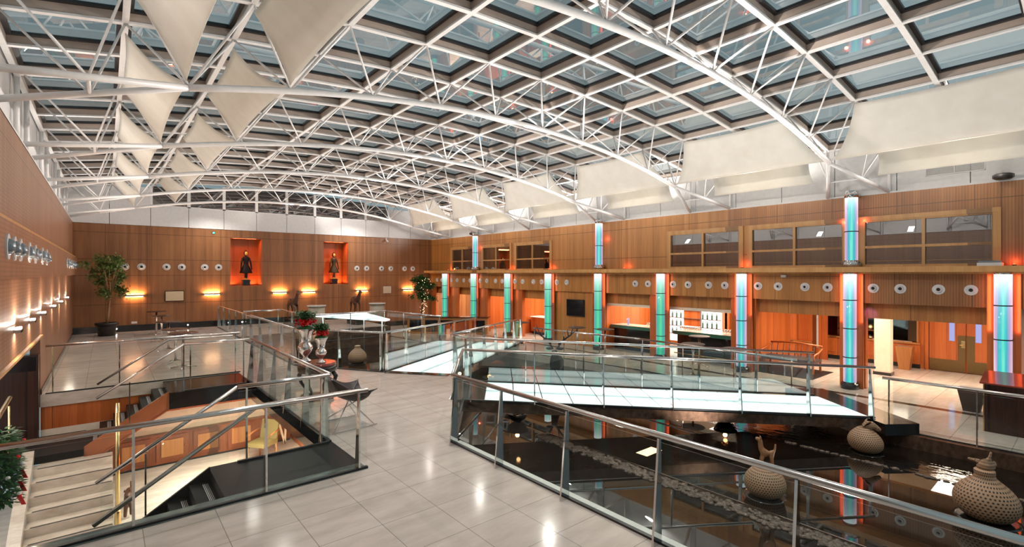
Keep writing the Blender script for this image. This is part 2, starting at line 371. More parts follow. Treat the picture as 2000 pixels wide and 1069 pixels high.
# pool basin, water and its kerbs
struct('pool_basin', MB().bb(4.35, 14.6, -4, 24.6, -1.4, -1.2), M['blackstone'])
struct('pool_kerb', MB().bb(4.30, 4.35, -4, 15.0, -1.3, -.02).bb(4.35,4.37,-4,6.8,-1.2,-.3), M['blackstone'])
struct('pool_kerb', MB().bb(4.39, 4.60, -4, 6.9, -1.2, -.06), M['paleedge'])
struct('pool_kerb', MB().bb(13.05, 13.25, -4, 3.5, -1.2, FZ+.0).bb(4.35, 11.6, 24.0, 24.2, -1.2, -.02), M['brownstone'])
struct('pool_water', MB().add([(4.4,-4,WZ),(11.5,-4,WZ),(11.5,24.5,WZ),(4.4,24.5,WZ)], [(0,1,2,3)]), M['water']); struct('pool_water', MB().add([(11.5,-4,WZ),(14.6,-4,WZ),(14.6,24.5,WZ),(11.5,24.5,WZ)], [(0,1,2,3)]), M['ripple'])
def pebble_band(x, y0, y1, wd, n, label, dens=1):
    p = MB()
    for i in range(n):
        px = x+random.uniform(-wd/2, wd/2)*random.uniform(.5,1); py = random.uniform(y0, y1); r = random.uniform(.025,.06)
        p.ball((px, py, WZ+.004), r, 6, random.uniform(.7,1.2), random.uniform(.8,1.5), .45)
    tag(obj('pebbles', p, M['pebble']), label, 'pebbles', kind='stuff')
pebble_band(7.62, -1, 8.2, .38, 1500, 'wide band of wet brown pebbles running through the near pool')
pebble_band(11.45, -1, 4.4, .10, 160, 'thin sparse line of pebbles behind the big pierced jars')
struct('pool_divider', MB().bb(7.84, 7.86, -4, 8.2, WZ-.2, WZ+.02), M['steel'])
# stone landing at the foot of the near bridge
struct('step_landing', MB().prism([(12.6,2.9),(13.2,2.45),(15.2,4.9),(14.5,5.6)], FZ, FZ+.24), M['blackstone'])
# ---- walls
wl = MB(); wl.bb(-1.30, XL, 15.31, YF+.1, 0, 5.07); struct('wall_left', wl, M['wood_left'])
wl = MB().bb(-1.30, XL, -4, 15.31, 1.35, 5.07); struct('wall_left', wl, M['wood_left_slat'])
b = MB().bb(XL, -.98, 13.2, YF, 2.68, 3.45); struct('wall_left', b, M['wood_left']); b = MB().bb(XL, -.98, -4, 13.2, 2.68, 3.45); struct('wall_left', b, M['wood_left_slat'])
struct('trim_1', MB().bb(XL, -1.02, -4, YF, 3.47, 3.52).bb(XL,-1.08,-4,15.3,1.33,1.37), M['trimwood'])
struct('wall_left', MB().bb(-2.3, -2.15, 6.0, 15.4, -2.1, 1.35).bb(-2.2, -1.13, 5.9, 6.0, -2.1, 1.35), M['whitewall'])
struct('wall_left', MB().bb(-2.2, -1.13, 6.0, 15.3, 1.28, 1.35), M['redwood'])
NI = [(5.09, 6.60, 2.08, 4.63), (9.95, 11.43, 2.10, 4.64)]
wf = MB(); xs = [XL-.2]
for a_, b_, c_, d_ in NI:
    wf.bb(xs[-1], a_, YF, YF+.2, 0 if xs[-1] < 11 else FZ, 5.05); wf.bb(a_, b_, YF, YF+.2, 0, c_); wf.bb(a_, b_, YF, YF+.2, d_, 5.05); xs.append(b_)
wf.bb(xs[-1], 23.5, YF, YF+.2, FZ, 5.05); struct('wall_far', wf, M['wood'])
for a_, b_, c_, d_ in NI:
    nb = MB(); nb.bb(a_-.03, a_, YF+.2, YF+.95, c_-.03, d_+.03).bb(b_, b_+.03, YF+.2, YF+.95, c_-.03, d_+.03).bb(a_, b_, YF+.2, YF+.95, d_, d_+.03).bb(a_, b_, YF+.2, YF+.95, c_-.03, c_).bb(a_, b_, YF+.92, YF+.95, c_, d_)
    struct('wall_far', nb, M['wood_r'])
    light('niche_lamp', 'AREA', ((a_+b_)/2, YF+.35, d_-.05), 26, ORNG, (math.radians(-25), 0, 0), 1.1, .15)
    light('niche_lamp', 'AREA', (a_+.25, YF+.6, c_+.06), 12, ORNG, (PI, 0, 0), .25, .5)
    light('niche_lamp', 'AREA', (b_-.25, YF+.6, c_+.06), 12, ORNG, (PI, 0, 0), .25, .5)
struct('baseboard_far', MB().bb(-1.13, 11.5, YF-.04, YF, 0, .3).bb(11.5, 17, YF-.04, YF, FZ, FZ+.3), M['blackstone'])
struct('baseboard_left', MB().bb(XL, XL+.02, 15.36, YF, 0, .12), M['blackstone'])
# far gable above the panelling: white panels below, clerestory windows above
g = MB(); x = -1.4
while x < 17.4:
    x1 = min(x+1.53, 17.5); g.bb(x, x1, YF-.03, YF+.1, 5.06, 6.05 if x > 1.6 and x < 13.2 else 6.9); x += 1.55
struct('wall_far', g, M['whitewall']); struct('wall_far', MB().bb(-1.5, 17.6, YF+.1, YF+.2, 5.05, 6.0), M['blackstone'])
wn = thing('window_1', None, None, (0,0,0)); wn['kind'] = 'structure'; k = MB(); gl = MB(); x = 1.7
while x < 13.3:
    k.bb(x-.07, x+.07, YF-.02, YF+.08, 6.05, zr(x)); gl.bb(x+.07, x+1.48, YF+.03, YF+.05, 6.05, min(zr(x), zr(x+1.5))); x += 1.55
k.bb(1.6, 14.2, YF-.02, YF+.08, 6.03, 6.1); obj('window_frame', k, M['white'], wn); obj('glass_pane', gl, M['winglass'], wn)
# eave walls of white panels on both long sides
for sx, x0, x1 in ((1, 17.42, 17.5), (-1, -1.45, -1.38)):
    e = MB(); y = -4.0
    while y < YF: e.bb(x0, x1, y, min(y+1.53, YF), 5.0, 6.75); y += 1.55
    struct('wall_right' if sx > 0 else 'wall_left', e, M['whitewall']); struct('wall_right' if sx > 0 else 'wall_left', MB().bb(x0+.08*sx, x1+.08*sx, -4, YF, 5.0, 6.75), M['blackstone'])
struct('trim_2', MB().bb(-1.4, XL, -4, YF, 5.05, 5.10).bb(XR, 17.45, -4, YF, 5.05, 5.10), M['whitewall'])
# right wall: upper panelling with windows, ledge, bulkhead, lower beam
WIN = [(26.84,24.44),(23.49,20.87),(20.43,17.71),(10.97,8.13),(7.79,4.97),(4.52,1.70)]
wr = MB(); y = YF
for a_, b_ in WIN:
    wr.bb(XR, XR+.18, a_, y, 2.95, 5.05); wr.bb(XR, XR+.18, b_, a_, 4.30, 5.05); y = b_
wr.bb(XR, XR+.18, 1.62, y, 2.95, 5.05); struct('wall_right', wr, M['wood_r'])
struct('wall_right', MB().bb(XR, XR+.18, -4, 1.6, 2.95, 5.05).bb(XR-.015, XR, 1.6, 8.6, 4.42, 5.05), M['wood_slat'])
bk = MB().bb(17.2, 17.4, 4.8, YF, 1.88, 2.82); struct('wall_right', bk, M['wood_r']); struct('wall_right', MB().bb(17.2, 17.4, -4, 4.8, 1.88, 2.82), M['wood_slat'])
struct('wall_right', MB().bb(17.5, 17.7, -4, YF, 1.42, 1.95), M['wood_r'])
struct('trim_3', MB().bb(16.68, XR+.2, -4, YF, 2.79, 2.94).bb(17.1, 17.42, -4, YF, 2.74, 2.79), M['trimwood'])
for i, (a_, b_) in enumerate(WIN):
    t = thing('window_%d' % (i+2), None, None, (XR, b_, 2.95)); t['kind'] = 'structure'; k = MB(); w_ = .07; m_ = (a_+b_)/2
    for yy in (a_-w_/2, b_+w_/2, m_): k.bb(XR-.05, XR+.1, yy-w_/2, yy+w_/2, 2.95, 4.32)
    for zz in (2.98, 3.52, 4.29): k.bb(XR-.04, XR+.1, b_, a_, zz-.035, zz+.035)
    k.bb(XR-.06, XR, b_-.1, a_+.1, 4.30, 4.42).bb(XR-.05, XR, a_, a_+.1, 2.95, 4.32).bb(XR-.05, XR, b_-.1, b_, 2.95, 4.32)
    obj('window_frame', k, M['trimwood'], t); obj('glass_pane', MB().bb(XR+.03, XR+.04, b_, a_, 2.95, 4.3), M['winglass'], t)
struct('wall_right', MB().bb(19.5, 19.6, -4, YF, 2.5, 5.0), M['leather'])
struct('ceiling', MB().bb(17.45, 19.6, -4, YF, 4.9, 5.0), M['leather']); struct('floor', MB().bb(17.45, 23.5, -4, YF, 2.0, 2.2), M['cream'])
# bays below: solid pieces of panelling between the openings
for a_, b_ in ((28.9,YF),(26.07,27.15),(23.04,24.1),(19.96,21.0),(11.15,11.9),(7.62,8.5),(4.45,4.62)):
    struct('wall_right', MB().bb(17.28, 17.5 if b_ < 27 else 17.35, a_, b_, FZ, 1.95), M['redwood'])
struct('wall_right', MB().bb(17.31, 17.5, 15.0, 17.75, FZ, 1.95), M['wood_r'])
struct('wall_right', MB().bb(22.6, 22.8, -4, 10.6, FZ, 2.0).bb(21.2, 21.4, 10.6, YF, FZ, 2.0).bb(21.2,22.8,10.5,10.7,FZ,2.0).bb(17.5,21.2,14.35,14.45,FZ,2.0).bb(17.5,21.2,20.9,21.0,FZ,2.0).bb(17.5,21.2,24.0,24.1,FZ,2.0).bb(17.5,21.2,8.0,8.15,FZ,2.0), M['redwood'])
struct('wall_right', MB().bb(21.1, 21.2, 26.0, YF, FZ, 2.0).bb(22.55,22.6,4.4,5.6,FZ,2.0), M['cream'])
struct('pillar', MB().bb(20.05, 20.4, 4.48, 4.92, FZ+.08, 2.0), M['cream']); struct('baseboard_pillar', MB().bb(20.02, 20.43, 4.45, 4.95, FZ, FZ+.1), M['blackstone'])
struct('pillar', MB().bb(17.45, 17.7, 1.0, 1.35, FZ+.08, 2.0), M['cream'])
for yy in (2.5, 5.6, 9.8, 12.9, 16, 19.2, 22.3, 25.3, 28): light('soffit_lamp', 'AREA', (19.3, yy, 1.95), 165, (1,.80,.62), (0,0,0), 2.6, 1.6)
struct('trim_7', MB().bb(17.52, 17.72, 8.3, 14.4, 1.30, 1.42), M['cream'])
# stairwell sides
struct('wall_stairwell', MB().bb(2.85, 2.9, 8.1, 13.7, -.45, -.01).bb(-1.13,2.85,6.5,6.6,-2.1,-.28), M['brownstone'])
struct('trim_4', MB().bb(-1.13, 2.0, 15.30, 15.36, -.28, .0), M['marble']); struct('wall_stairwell', MB().bb(-1.13, 4.28, 15.34, 15.44, -.80, -.28), M['redwood'])
struct('wall_stairwell', MB().bb(-1.13, 4.28, 15.34, 15.46, -2.1, -.80), M['cream'])
struct('ceiling', MB().bb(2.9, 4.28, 6.6, 15.3, -.50, -.30), M['cream']); struct('wall_stairwell', MB().bb(4.2, 4.28, 6.6, 15.3, -2.1, -.5), M['redwood'])
# ================================================================ ROOF
ceil = thing('ceiling_grid', None, None, (8, 12.8, 7.4)); ceil['kind'] = 'structure'; ceil.name = 'ceiling_vault'
YA = [3.895+1.55*n for n in range(-5, 17)]; XN = [8+1.55*k for k in range(-6, 7)]
for y in YA:
    fl = MB(); wb = MB()
    for i in range(12):
        a_ = (XN[i], y, zr(XN[i])); b_ = (XN[i+1], y, zr(XN[i+1])); fl.bar(a_, b_, .10, .035)
        wb.bar((a_[0],y,a_[2]+.10), (b_[0],y,b_[2]+.10), .06, .17)
    obj('arched_rib', fl, M['white'], ceil); obj('rib_web', wb, M['tan'], ceil)
for x in XN:
    obj('purlin', MB().bar((x,-3.86,zr(x)), (x,YF,zr(x)), .09, .035), M['white'], ceil); obj('purlin_web', MB().bar((x,-3.86,zr(x)+.10), (x,YF,zr(x)+.10), .06, .17), M['tan'], ceil)
n = 10
YB = YA+[YF]
for j in range(len(YB)-1):
    y0, y1 = YB[j]+.03, YB[j+1]-.03; t = thing('window_%d' % n, None, None, (8, (y0+y1)/2, 7.5)); t['kind'] = 'structure'; n += 1
    fr = MB(); gp = MB()
    for i in range(12):
        x0, x1 = XN[i]+.03, XN[i+1]-.03; za, zc = zr(XN[i])+.16, zr(XN[i+1])+.16
        zz = lambda x: za+(zc-za)*(x-x0)/(x1-x0); w_ = .075
        for (xa, xb, ya, yb) in ((x0,x1,y0,y0+w_),(x0,x1,y1-w_,y1),(x0,x0+w_,y0+w_,y1-w_),(x1-w_,x1,y0+w_,y1-w_)):
            fr.hexa([(xa,ya,zz(xa)),(xb,ya,zz(xb)),(xb,yb,zz(xb)),(xa,yb,zz(xa)),(xa,ya,zz(xa)+.05),(xb,ya,zz(xb)+.05),(xb,yb,zz(xb)+.05),(xa,yb,zz(xa)+.05)])
        xa, xb, ya, yb = x0+w_, x1-w_, y0+w_, y1-w_
        gp.add([(xa,ya,zz(xa)+.03),(xb,ya,zz(xb)+.03),(xb,yb,zz(xb)+.03),(xa,yb,zz(xa)+.03)], [(0,1,2,3)])
    obj('pane_gasket', fr, M['gasket'], t); obj('glass_pane', gp, M['roofglass'], t)
ORD = ['nearest the camera, overhead at the top right', 'second from the camera, ending above the biggest tube', 'third from the camera', 'fourth from the camera', 'fifth from the camera', 'next to last before the end wall', 'farthest, just before the clerestory windows']
BX = [8+.775+1.55*j for j in range(-5, 5)]
for kk in range(-1, 6):
    Y = 4.67+4.65*kk; t = thing('roof_truss', 'white arched roof truss, '+ORD[kk+1], 'roof truss', (8, Y, 6.5), group='white arched trusses under the glass roof')
    xs_ = [BX[0]+(BX[-1]-BX[0])*i/27 for i in range(28)]
    obj('bottom_chord', MB().tube([(x, Y, zb(x)) for x in xs_], .058, 12), M['white'], t)
    for x in BX:
        for dx in (-.775, .775):
            for dy in (-.775, .775): obj('strut', MB().tube([(x,Y,zb(x)+.03), (x+dx,Y+dy,zr(x+dx)-.01)], .021, 6), M['white'], t)
    for (xf, xw, zw) in ((BX[0], -1.3, 5.22), (BX[-1], 17.3, 5.10)):
        for dy in (-.775, .775):
            p0 = Vector((xf, Y, zb(xf))); p1 = Vector((xw, Y+dy, zw)); obj('end_fork', MB().tube([p0, p1], .05, 10), M['white'], t)
            mid = p0.lerp(p1, .52); tx = 16.0 if xw > 0 else .0; s_ = 1 if xw > 0 else -1
            nx = 8+s_*1.55*5; ex = 8+s_*1.55*6-.1*s_
            obj('strut', MB().tube([mid, (nx, Y+dy, zr(nx))], .02, 6), M['white'], t); obj('strut', MB().tube([mid, (ex, Y+dy, zr(ex))], .02, 6), M['white'], t)
            obj('end_post', MB().tube([(xw, Y+dy, 5.1), (xw, Y+dy, 6.5)], .045, 8), M['white'], t)
        m1, m2 = Vector((xf,Y,zb(xf))).lerp(Vector((xw,Y-.775,zw)), .52), Vector((xf,Y,zb(xf))).lerp(Vector((xw,Y+.775,zw)), .52)
        obj('cross_tie', MB().tube([m1, m2], .025, 6), M['white'], t)
# ---- shade sails
def sail(P_, name, label, cat, group, sag=.12, edge=.10, n=12, belly=-.25):
    # P_: 3 or 4 corners; edges are hollowed inwards and the cloth bellies down
    P_ = [Vector(p) for p in P_]; c = sum(P_, Vector())/len(P_); mb = MB(); vs = []
    if len(P_) == 3: A, B, C = P_; D = C
    else: A, B, C, D = P_
    for i in range(n+1):
        u = i/n
        for j in range(n+1):
            v = j/n
            p = (A*(1-u)+B*u)*(1-v)+(D*(1-u)+C*u)*v
            eu, ev = 4*u*(1-u), 4*v*(1-v)
            wid = 1 if len(P_) == 4 else (1-v)
            mu = (A+B)/2*(1-v)+(D+C)/2*v
            p = p+(mu-p)*edge*2*ev*(1 if len(P_) == 3 else .25)
            p = p+(c-p)*edge*eu*(1-ev)*(.7 if v < .5 else .3)
            p.z += belly*eu*ev*.5*wid+.012*math.sin(u*19+v*7)*eu*ev
            vs.append(p)
    fs = [(i*(n+1)+j, (i+1)*(n+1)+j, (i+1)*(n+1)+j+1, i*(n+1)+j+1) for i in range(n) for j in range(n)]
    mb.add(vs, fs, True); o = obj(name, mb, M['sail']); sd = o.modifiers.new('thick', 'SOLIDIFY'); sd.thickness = .008
    return tag(o, label, cat, group)
pos = ['nearest and largest', 'second', 'third', 'fourth', 'farthest and smallest']
for k in range(0, 5):
    y0 = 4.67+4.65*k
    for ci, (xr_, xb_) in enumerate(((.25, 1.02), (1.80, 2.57))):
        if k == 0: pass
        sail([(xr_, y0+.8, zr(xr_)-.15), (xb_, y0+.1, zb(xb_)+.10), (xb_-.03, y0+4.58, zb(xb_)+.08), (xr_, y0+3.85, zr(xr_)-.15)], 'shade_sail', 'pointed cream sail on the left, %s in the %s row' % (pos[k], 'outer' if ci == 0 else 'inner'), 'shade sail', 'pointed cream sails on the left', edge=.22, belly=-.10)
for k in range(-1, 5):
    y0 = 4.67+4.65*k; w_ = ['at the right edge', 'second from the right', 'third from the right', 'fourth from the right', 'fifth from the right', 'farthest'][k+1]
    sail([(14.25,y0+3.88,zr(14.2)-.06), (14.25,y0+.78,zr(14.2)-.06), (14.95,y0+.1,zb(14.98)+.06), (14.95,y0+4.55,zb(14.98)+.06)], 'shade_sail', 'long cream sail on the right, upper row, '+w_, 'shade sail', 'long cream sails along the right side', belly=-.22)
    sail([(15.85,y0+3.88,6.22), (15.85,y0+.78,6.22), (16.2,y0+.78,5.42), (16.2,y0+3.88,5.42)], 'shade_sail', 'long pale sail in the lower row beside the right wall, '+w_, 'shade sail', 'lower long sails beside the right wall', belly=-.05)
# ================================================================ BALUSTRADES
def balustrade(pts, label, step=1.25, taper=True, z_top=1.1, side=1, glass_=True, gm='glass'):
    # pts (x,y,z) of the foot line
    P_ = [Vector(p) for p in pts]; t = thing('balustrade', label, 'balustrade', tuple(P_[0]))
    top = [p+Vector((0,0,z_top)) for p in P_]
    hr = MB().tube(top, .032, 12) if len(top) == 2 else MB()
    if len(top) > 2:
        for a_, b_ in zip(top, top[1:]): hr.tube([a_, b_], .032, 12)
        for q in top[1:-1]: hr.ball(q, .033, 12)
    obj('handrail', hr, M['steel'], t)
    ch = MB()
    for a_, b_ in zip(P_, P_[1:]): ch.bar(a_+Vector((0,0,.012)), b_+Vector((0,0,.012)), .05, .024)
    obj('base_channel', ch, M['gasket'], t)
    for si, (a_, b_) in enumerate(zip(P_, P_[1:])):
        d = b_-a_; L = d.length; d2 = d/L; h = Vector((d2.x, d2.y, 0)).normalized(); nn = Vector((-h.y, h.x, 0))*side; k = max(1, round(L/step))
        for i in range(k+1):
            if i == 0 and si > 0: continue
            q = a_+d*(i/k if k else 0); q = q + (h*.12 if i == 0 else (-h*.12 if i == k else Vector())) if L > .8 else q
            w0, w1 = (.075, .018) if taper else (.018, .018); zz = Vector((0,0,1))
            p = []
            for (z_, w_) in ((.0, w0), (z_top-.03, w1)):
                b0 = q+zz*z_
                p += [b0-h*.012-nn*w_*.2, b0+h*.012-nn*w_*.2, b0+h*.012+nn*w_*1.8, b0-h*.012+nn*w_*1.8]
            obj('post', MB().hexa(p), M['chrome'], t)
        if glass_:
            for i in range(k):
                u0, u1 = a_+d*((i+.012)/k), a_+d*((i+1-.012)/k); g0, g1 = .02, z_top-.07; th = nn*.006
                p = []
                for z_ in (g0, g1): p += [u0-th+Vector((0,0,z_)), u1-th+Vector((0,0,z_)), u1+th+Vector((0,0,z_)), u0+th+Vector((0,0,z_))]
                obj('glass_panel', MB().hexa(p), M[gm], t)
    return t
bn = balustrade([(4.35,-1.0,0),(4.35,6.75,0),(5.96,8.83,0)], 'steel and glass balustrade along the near pool edge, beside the walkway in front', 1.24)
balustrade([(6.0,8.80,0),(12.96,3.17,-.41)], 'balustrade on the near edge of the long lit bridge', 1.5, side=-1)
balustrade([(7.22,11.26,0),(7.13,10.38,0),(14.17,4.77,-.41)], 'balustrade on the far edge of the long lit bridge', 1.5, gm='bridgeglass')
balustrade([(7.3,11.32,0),(14.2,16.5,-.36)], 'balustrade on the right edge of the lit bridge in the middle distance', 1.5, side=-1)
balustrade([(4.42,28.9,0),(4.35,15.45,0)], 'long balustrade between the back terrace and the far pool, running to the end wall', 1.45)
balustrade([(4.38,15.38,0),(5.96,12.76,0)], 'short balustrade behind the round table with silver urns', 1.3)
balustrade([(6.02,12.80,0),(12.9,18.07,-.36)], 'balustrade on the left edge of the lit bridge in the middle distance', 1.5, gm='bridgeglass')
nearst = balustrade([(-1.08,6.68,0),(2.86,6.65,0)], 'balustrade across the front of the stairwell, nearest on the left', 1.16, taper=True)
farst = balustrade([(-1.05,15.38,0),(2.9,15.38,0)], 'balustrade on the far side of the stairwell, before the tall tables', 1.3, taper=False)
xx = balustrade([(2.82,8.05,0),(2.82,13.62,0)], 'balustrade on the right side of the stairwell beside the walkway', 1.15)
s2 = balustrade([(1.48,8.03,0),(2.80,8.03,0)], 'short balustrade on the inner side of the near black stair', 1.3, taper=False)
s1 = balustrade([(1.42,13.7,0),(2.78,13.7,0)], 'short balustrade on the inner side of the far black stair', 1.0, taper=False)
balustrade([(13.25,-1.5,FZ),(13.25,3.1,FZ)], 'balustrade of the lower floor facing the pool, at the right edge beside the lectern', 1.5, taper=False)
balustrade([(14.2,5.2,FZ),(14.5,10.4,FZ),(13.95,15.4,FZ)], 'balustrade between the far pool and the bar tables', 1.5, taper=False)
balustrade([(4.6,23.8,0),(6.15,23.85,0),(6.1,20.4,0)], 'balustrade at the back corner of the far pool below the left horse', 1.6, taper=False)
balustrade([(6.2,19.95,0),(9.6,20.2,0),(9.85,16.1,0)], 'balustrade round the lit canopy in the far pool', 1.4, taper=False)
def stair_rail(parent, pts):
    for a_ in pts: obj('stair_handrail', MB().tube(a_, .026, 10), M['steel'], parent)
stair_rail(s2, [[(1.48,8.03,1.1),(-.09,8.03,.12)]])
stair_rail(nearst, [[(2.66,6.76,1.09),(1.48,6.76,1.09),(-.1,6.76,.10)]])
stair_rail(farst, [[(2.7,15.30,1.04),(1.25,15.30,1.04),(-.15,15.30,.10)]]); stair_rail(s1, [[(1.42,13.7,1.1),(-.15,13.7,.08)]])
for pr, y, zz in ((s1,13.62,0),(s2,8.1,0)):
    p = []
    for x, z0, z1 in ((1.38,-.15,.95),(-.05,-.9,.02)): p.append((x,z0,z1))
    obj('glass_panel', MB().hexa([(p[1][0],y,p[1][1]),(p[0][0],y,p[0][1]),(p[0][0],y+.012,p[0][1]),(p[1][0],y+.012,p[1][1]),(p[1][0],y,p[1][2]),(p[0][0],y,p[0][2]),(p[0][0],y+.012,p[0][2]),(p[1][0],y+.012,p[1][2])]), M['glass'], pr)
    obj('post', MB().bb(.40,.42,y-.01,y+.01,-.62,.36), M['chrome'], pr)
# ---- stairs
def flight(name, label, x0, x1, y0, y1, nst, z0, z1, m, cheek):
    t = thing(name, label, 'staircase', (x0, y0, z0)); tr = MB(); ns = MB()
    for i in range(nst):
        xa = x0+(x1-x0)*i/nst; xb = x0+(x1-x0)*(i+1)/nst; zt = z0+(z1-z0)*(i+1)/nst
        tr.bb(min(xa,xb), max(xa,xb), y0, y1, zt-.25, zt)
        for q in range(4): ns.bb(xa-.05-.018*q, xa-.042-.018*q, y0+.1, y1-.1, zt, zt+.003)
    obj('treads', tr, m, t); obj('grip_strips', ns, M['grey'], t)
    ys = y1 if cheek > 0 else y0; ck = MB(); e = .03*cheek
    ck.hexa([(x1,ys-.01,z1-.38),(x0,ys-.01,z0-.38),(x0,ys+.03,z0-.38),(x1,ys+.03,z1-.38),(x1,ys-.01,z1+.03),(x0,ys-.01,z0+.03),(x0,ys+.03,z0+.03),(x1,ys+.03,z1+.03)])
    obj('stringer', ck, M['copper'] if cheek < 0 else M['blackmatte'], t); return t
flight('black_staircase', 'near flight of black steps going down under the front rails', 1.13, -.35, 6.90, 8.0, 6, 0, -.95, M['blackmatte'], 1)
fl2 = flight('black_staircase', 'far flight of black steps with a copper-brown side, below the back terrace', 1.13, -.35, 13.75, 15.28, 6, 0, -.95, M['blackmatte'], -1)
struct('stair_landing', MB().bb(1.13, 2.85, 6.88, 8.1, -.25, -.005), M['blackmatte']); struct('stair_landing', MB().bb(1.13, 2.85, 13.7, 15.3, -.38, -.005), M['blackstone'])
struct('stair_landing', MB().bb(-2.15, -.35, 13.7, 15.34, -1.1, -.95), M['blackmatte']); struct('stair_landing', MB().bb(-2.15, -.35, 6.6, 8.0, -1.1, -.95), M['blackmatte'])
struct('trim_5', MB().bb(1.1,4.2,13.72,13.78,-.40,-.02).hexa([(-.35,13.72,-1.33),(1.13,13.72,-.40),(1.13,15.3,-.40),(-.35,15.3,-1.33),(-.35,13.72,-1.30),(1.13,13.72,-.37),(1.13,15.3,-.37),(-.35,15.3,-1.30)]), M['copper']); struct('trim_6', MB().bb(-1.13,2.85,6.6,6.88,-.28,.0), M['greenmarble'])
t = thing('marble_staircase', 'pale veined marble steps with dark lines going down at the lower left', 'staircase', (-.45, 13.7, -.95)); tr = MB(); ns = MB()
for i in range(7):
    yt = 13.7-.32*i; zt = -.95-.164*(i+1); tr.bb(-1.1, .12, yt-.32, yt, zt-.3, zt); ns.bb(-1.03, .1, yt-.312, yt-.270, zt, zt+.004)
obj('steps', tr, M['marble'], t); obj('nosing_lines', ns, M['black'], t)
ck = MB().hexa([(-1.28,11.4,-2.1),(-1.1,11.4,-2.1),(-1.1,13.72,-1.0),(-1.28,13.72,-1.0),(-1.28,11.4,-1.95),(-1.1,11.4,-1.95),(-1.1,13.72,-.82),(-1.28,13.72,-.82)]); obj('cheek_wall', ck, M['marble'], t)
t = thing('brass_pole', 'tall brass pole rising beside the marble steps', 'pole', (.17, 11.3, -2.1)); obj('shaft', MB().cyl((.17,11.3,-2.0), .032, 2.42, 14), M['brass'], t); obj('base_fitting', MB().lathe([(.07,0),(.07,.03),(.045,.06),(.05,.16),(.03,.2),(.045,.3),(.045,.55),(.034,.6)], (.17,11.3,-2.1), 14), M['brass'], t)
t = thing('brass_handrail', 'sloping brass handrail on the left wall above the garland', 'handrail', (-1.2, 10, .6)); obj('rail', MB().tube([(-1.2,8.6,.55),(-1.2,11.4,.72)], .03, 10), M['brass'], t)
for y in (8.9, 10.1, 11.3): obj('bracket', MB().tube([(-1.2,y,.6),(-1.2,y,-.95 if y > 11 else .2)], .014, 6), M['brass'], t)
# Christmas garland on the left
t = thing('christmas_garland', 'green garland with red ribbons and white baubles, cut by the left edge', 'garland', (-1.1, 9.5, .1))
g = MB()
for i in range(2200):
    h = random.uniform(-.42,.52); a_ = random.uniform(0, 2*PI); r = random.uniform(.05,.20)*(1.0-.2*abs(h)); c = Vector((-1.08+r*math.cos(a_), 9.5+r*1.6*math.sin(a_), h+.08)); d = Vector((math.cos(a_), math.sin(a_), random.uniform(-.6,.4))).normalized()*.08; s_ = d.cross(Vector((0,0,1)))*.18
    g.add([c-s_, c+d*.5-s_*1.3, c+d, c+d*.5+s_*1.3, c+s_], [(0,1,2,3,4)])
obj('pine_sprays', g, M['leaf2'], t)
for i in range(8):
    a_ = random.uniform(-1.2, .6); z_ = random.uniform(-.35,.4); obj('bauble', MB().ball((-1.08+.21*math.cos(a_), 9.5+.3*math.sin(a_), z_+.08), .028, 8), M['white'] if i % 2 else M['red'], t)
for i in range(3): obj('ribbon', MB().bar((-.9,9.35+.1*i,-.25+.15*i), (-.86,9.45+.1*i,-.42+.15*i), .05, .006), M['red'], t)
# lower hall
t = thing('wall_cabinet', 'long honey-coloured panelled cabinet in the lower hall seen through the stairwell', 'cabinet', (2, 15.2, -2.1))
obj('body', MB().bb(.1, 4.15, 15.12, 15.33, -2.05, -1.31), M['cabinet'], t)
for i in range(5):
    x0 = .2+.78*i; d = obj('door', MB().bb(x0, x0+.66, 15.09, 15.12, -1.98, -1.36), M['cabinet'], t)
    obj('raised_panel', MB().bb(x0+.1, x0+.56, 15.07, 15.09, -1.88, -1.46), M['gwood'], d); obj('knob', MB().ball((x0+.6,15.06,-1.65), .015, 8), M['brass'], d)
obj('plinth', MB().bb(.1, 4.15, 15.14, 15.33, -2.1, -2.05), M['black'], t)
def armchair(loc, rz, label, seat, frame):
    t = thing('armchair', label, 'armchair', (0,0,0))
    obj('seat', MB().bb(-.27,.27,-.25,.25,.38,.48), seat, t); bk_ = MB().hexa([(-.25,.22,.48),(.25,.22,.48),(.25,.27,.48),(-.25,.27,.48),(-.25,.32,.95),(.25,.32,.95),(.25,.37,.95),(-.25,.37,.95)]); obj('backrest', bk_, seat, t)
    for sx in (-1, 1):
        for sy in (-1, 1): obj('leg', MB().tube([(sx*.25,sy*.23,0),(sx*.25,sy*.22,.4)], .02, 8), frame, t)
        obj('armrest', MB().tube([(sx*.28,-.22,.4),(sx*.30,-.2,.62),(sx*.30,0,.68),(sx*.28,.27,.72)], .02, 8), frame, t)
    t.location = loc; t.rotation_euler = (0,0,rz); return t
armchair((3.15,14.0,-2.1), -.9, 'wooden armchair with yellow seat in the lower hall, seen through the stairwell', M['yellow'], M['gwood'])
t = thing('letter_n_sign', 'tall white letter N standing in the lower hall', 'sign letter', (3.75, 14.6, -2.1))
obj('letter', MB().bar((3.62,14.6,-2.05),(3.66,14.6,-1.2),.05,.05).bar((3.66,14.6,-1.2),(3.86,14.6,-2.0),.05,.05).bar((3.86,14.6,-2.0),(3.90,14.6,-1.1),.05,.05), M['cream'], t)
t = thing('panther_figure', 'dark cat-like figure prowling beside the marble steps', 'sculpture', (.35,12.6,-2.1))
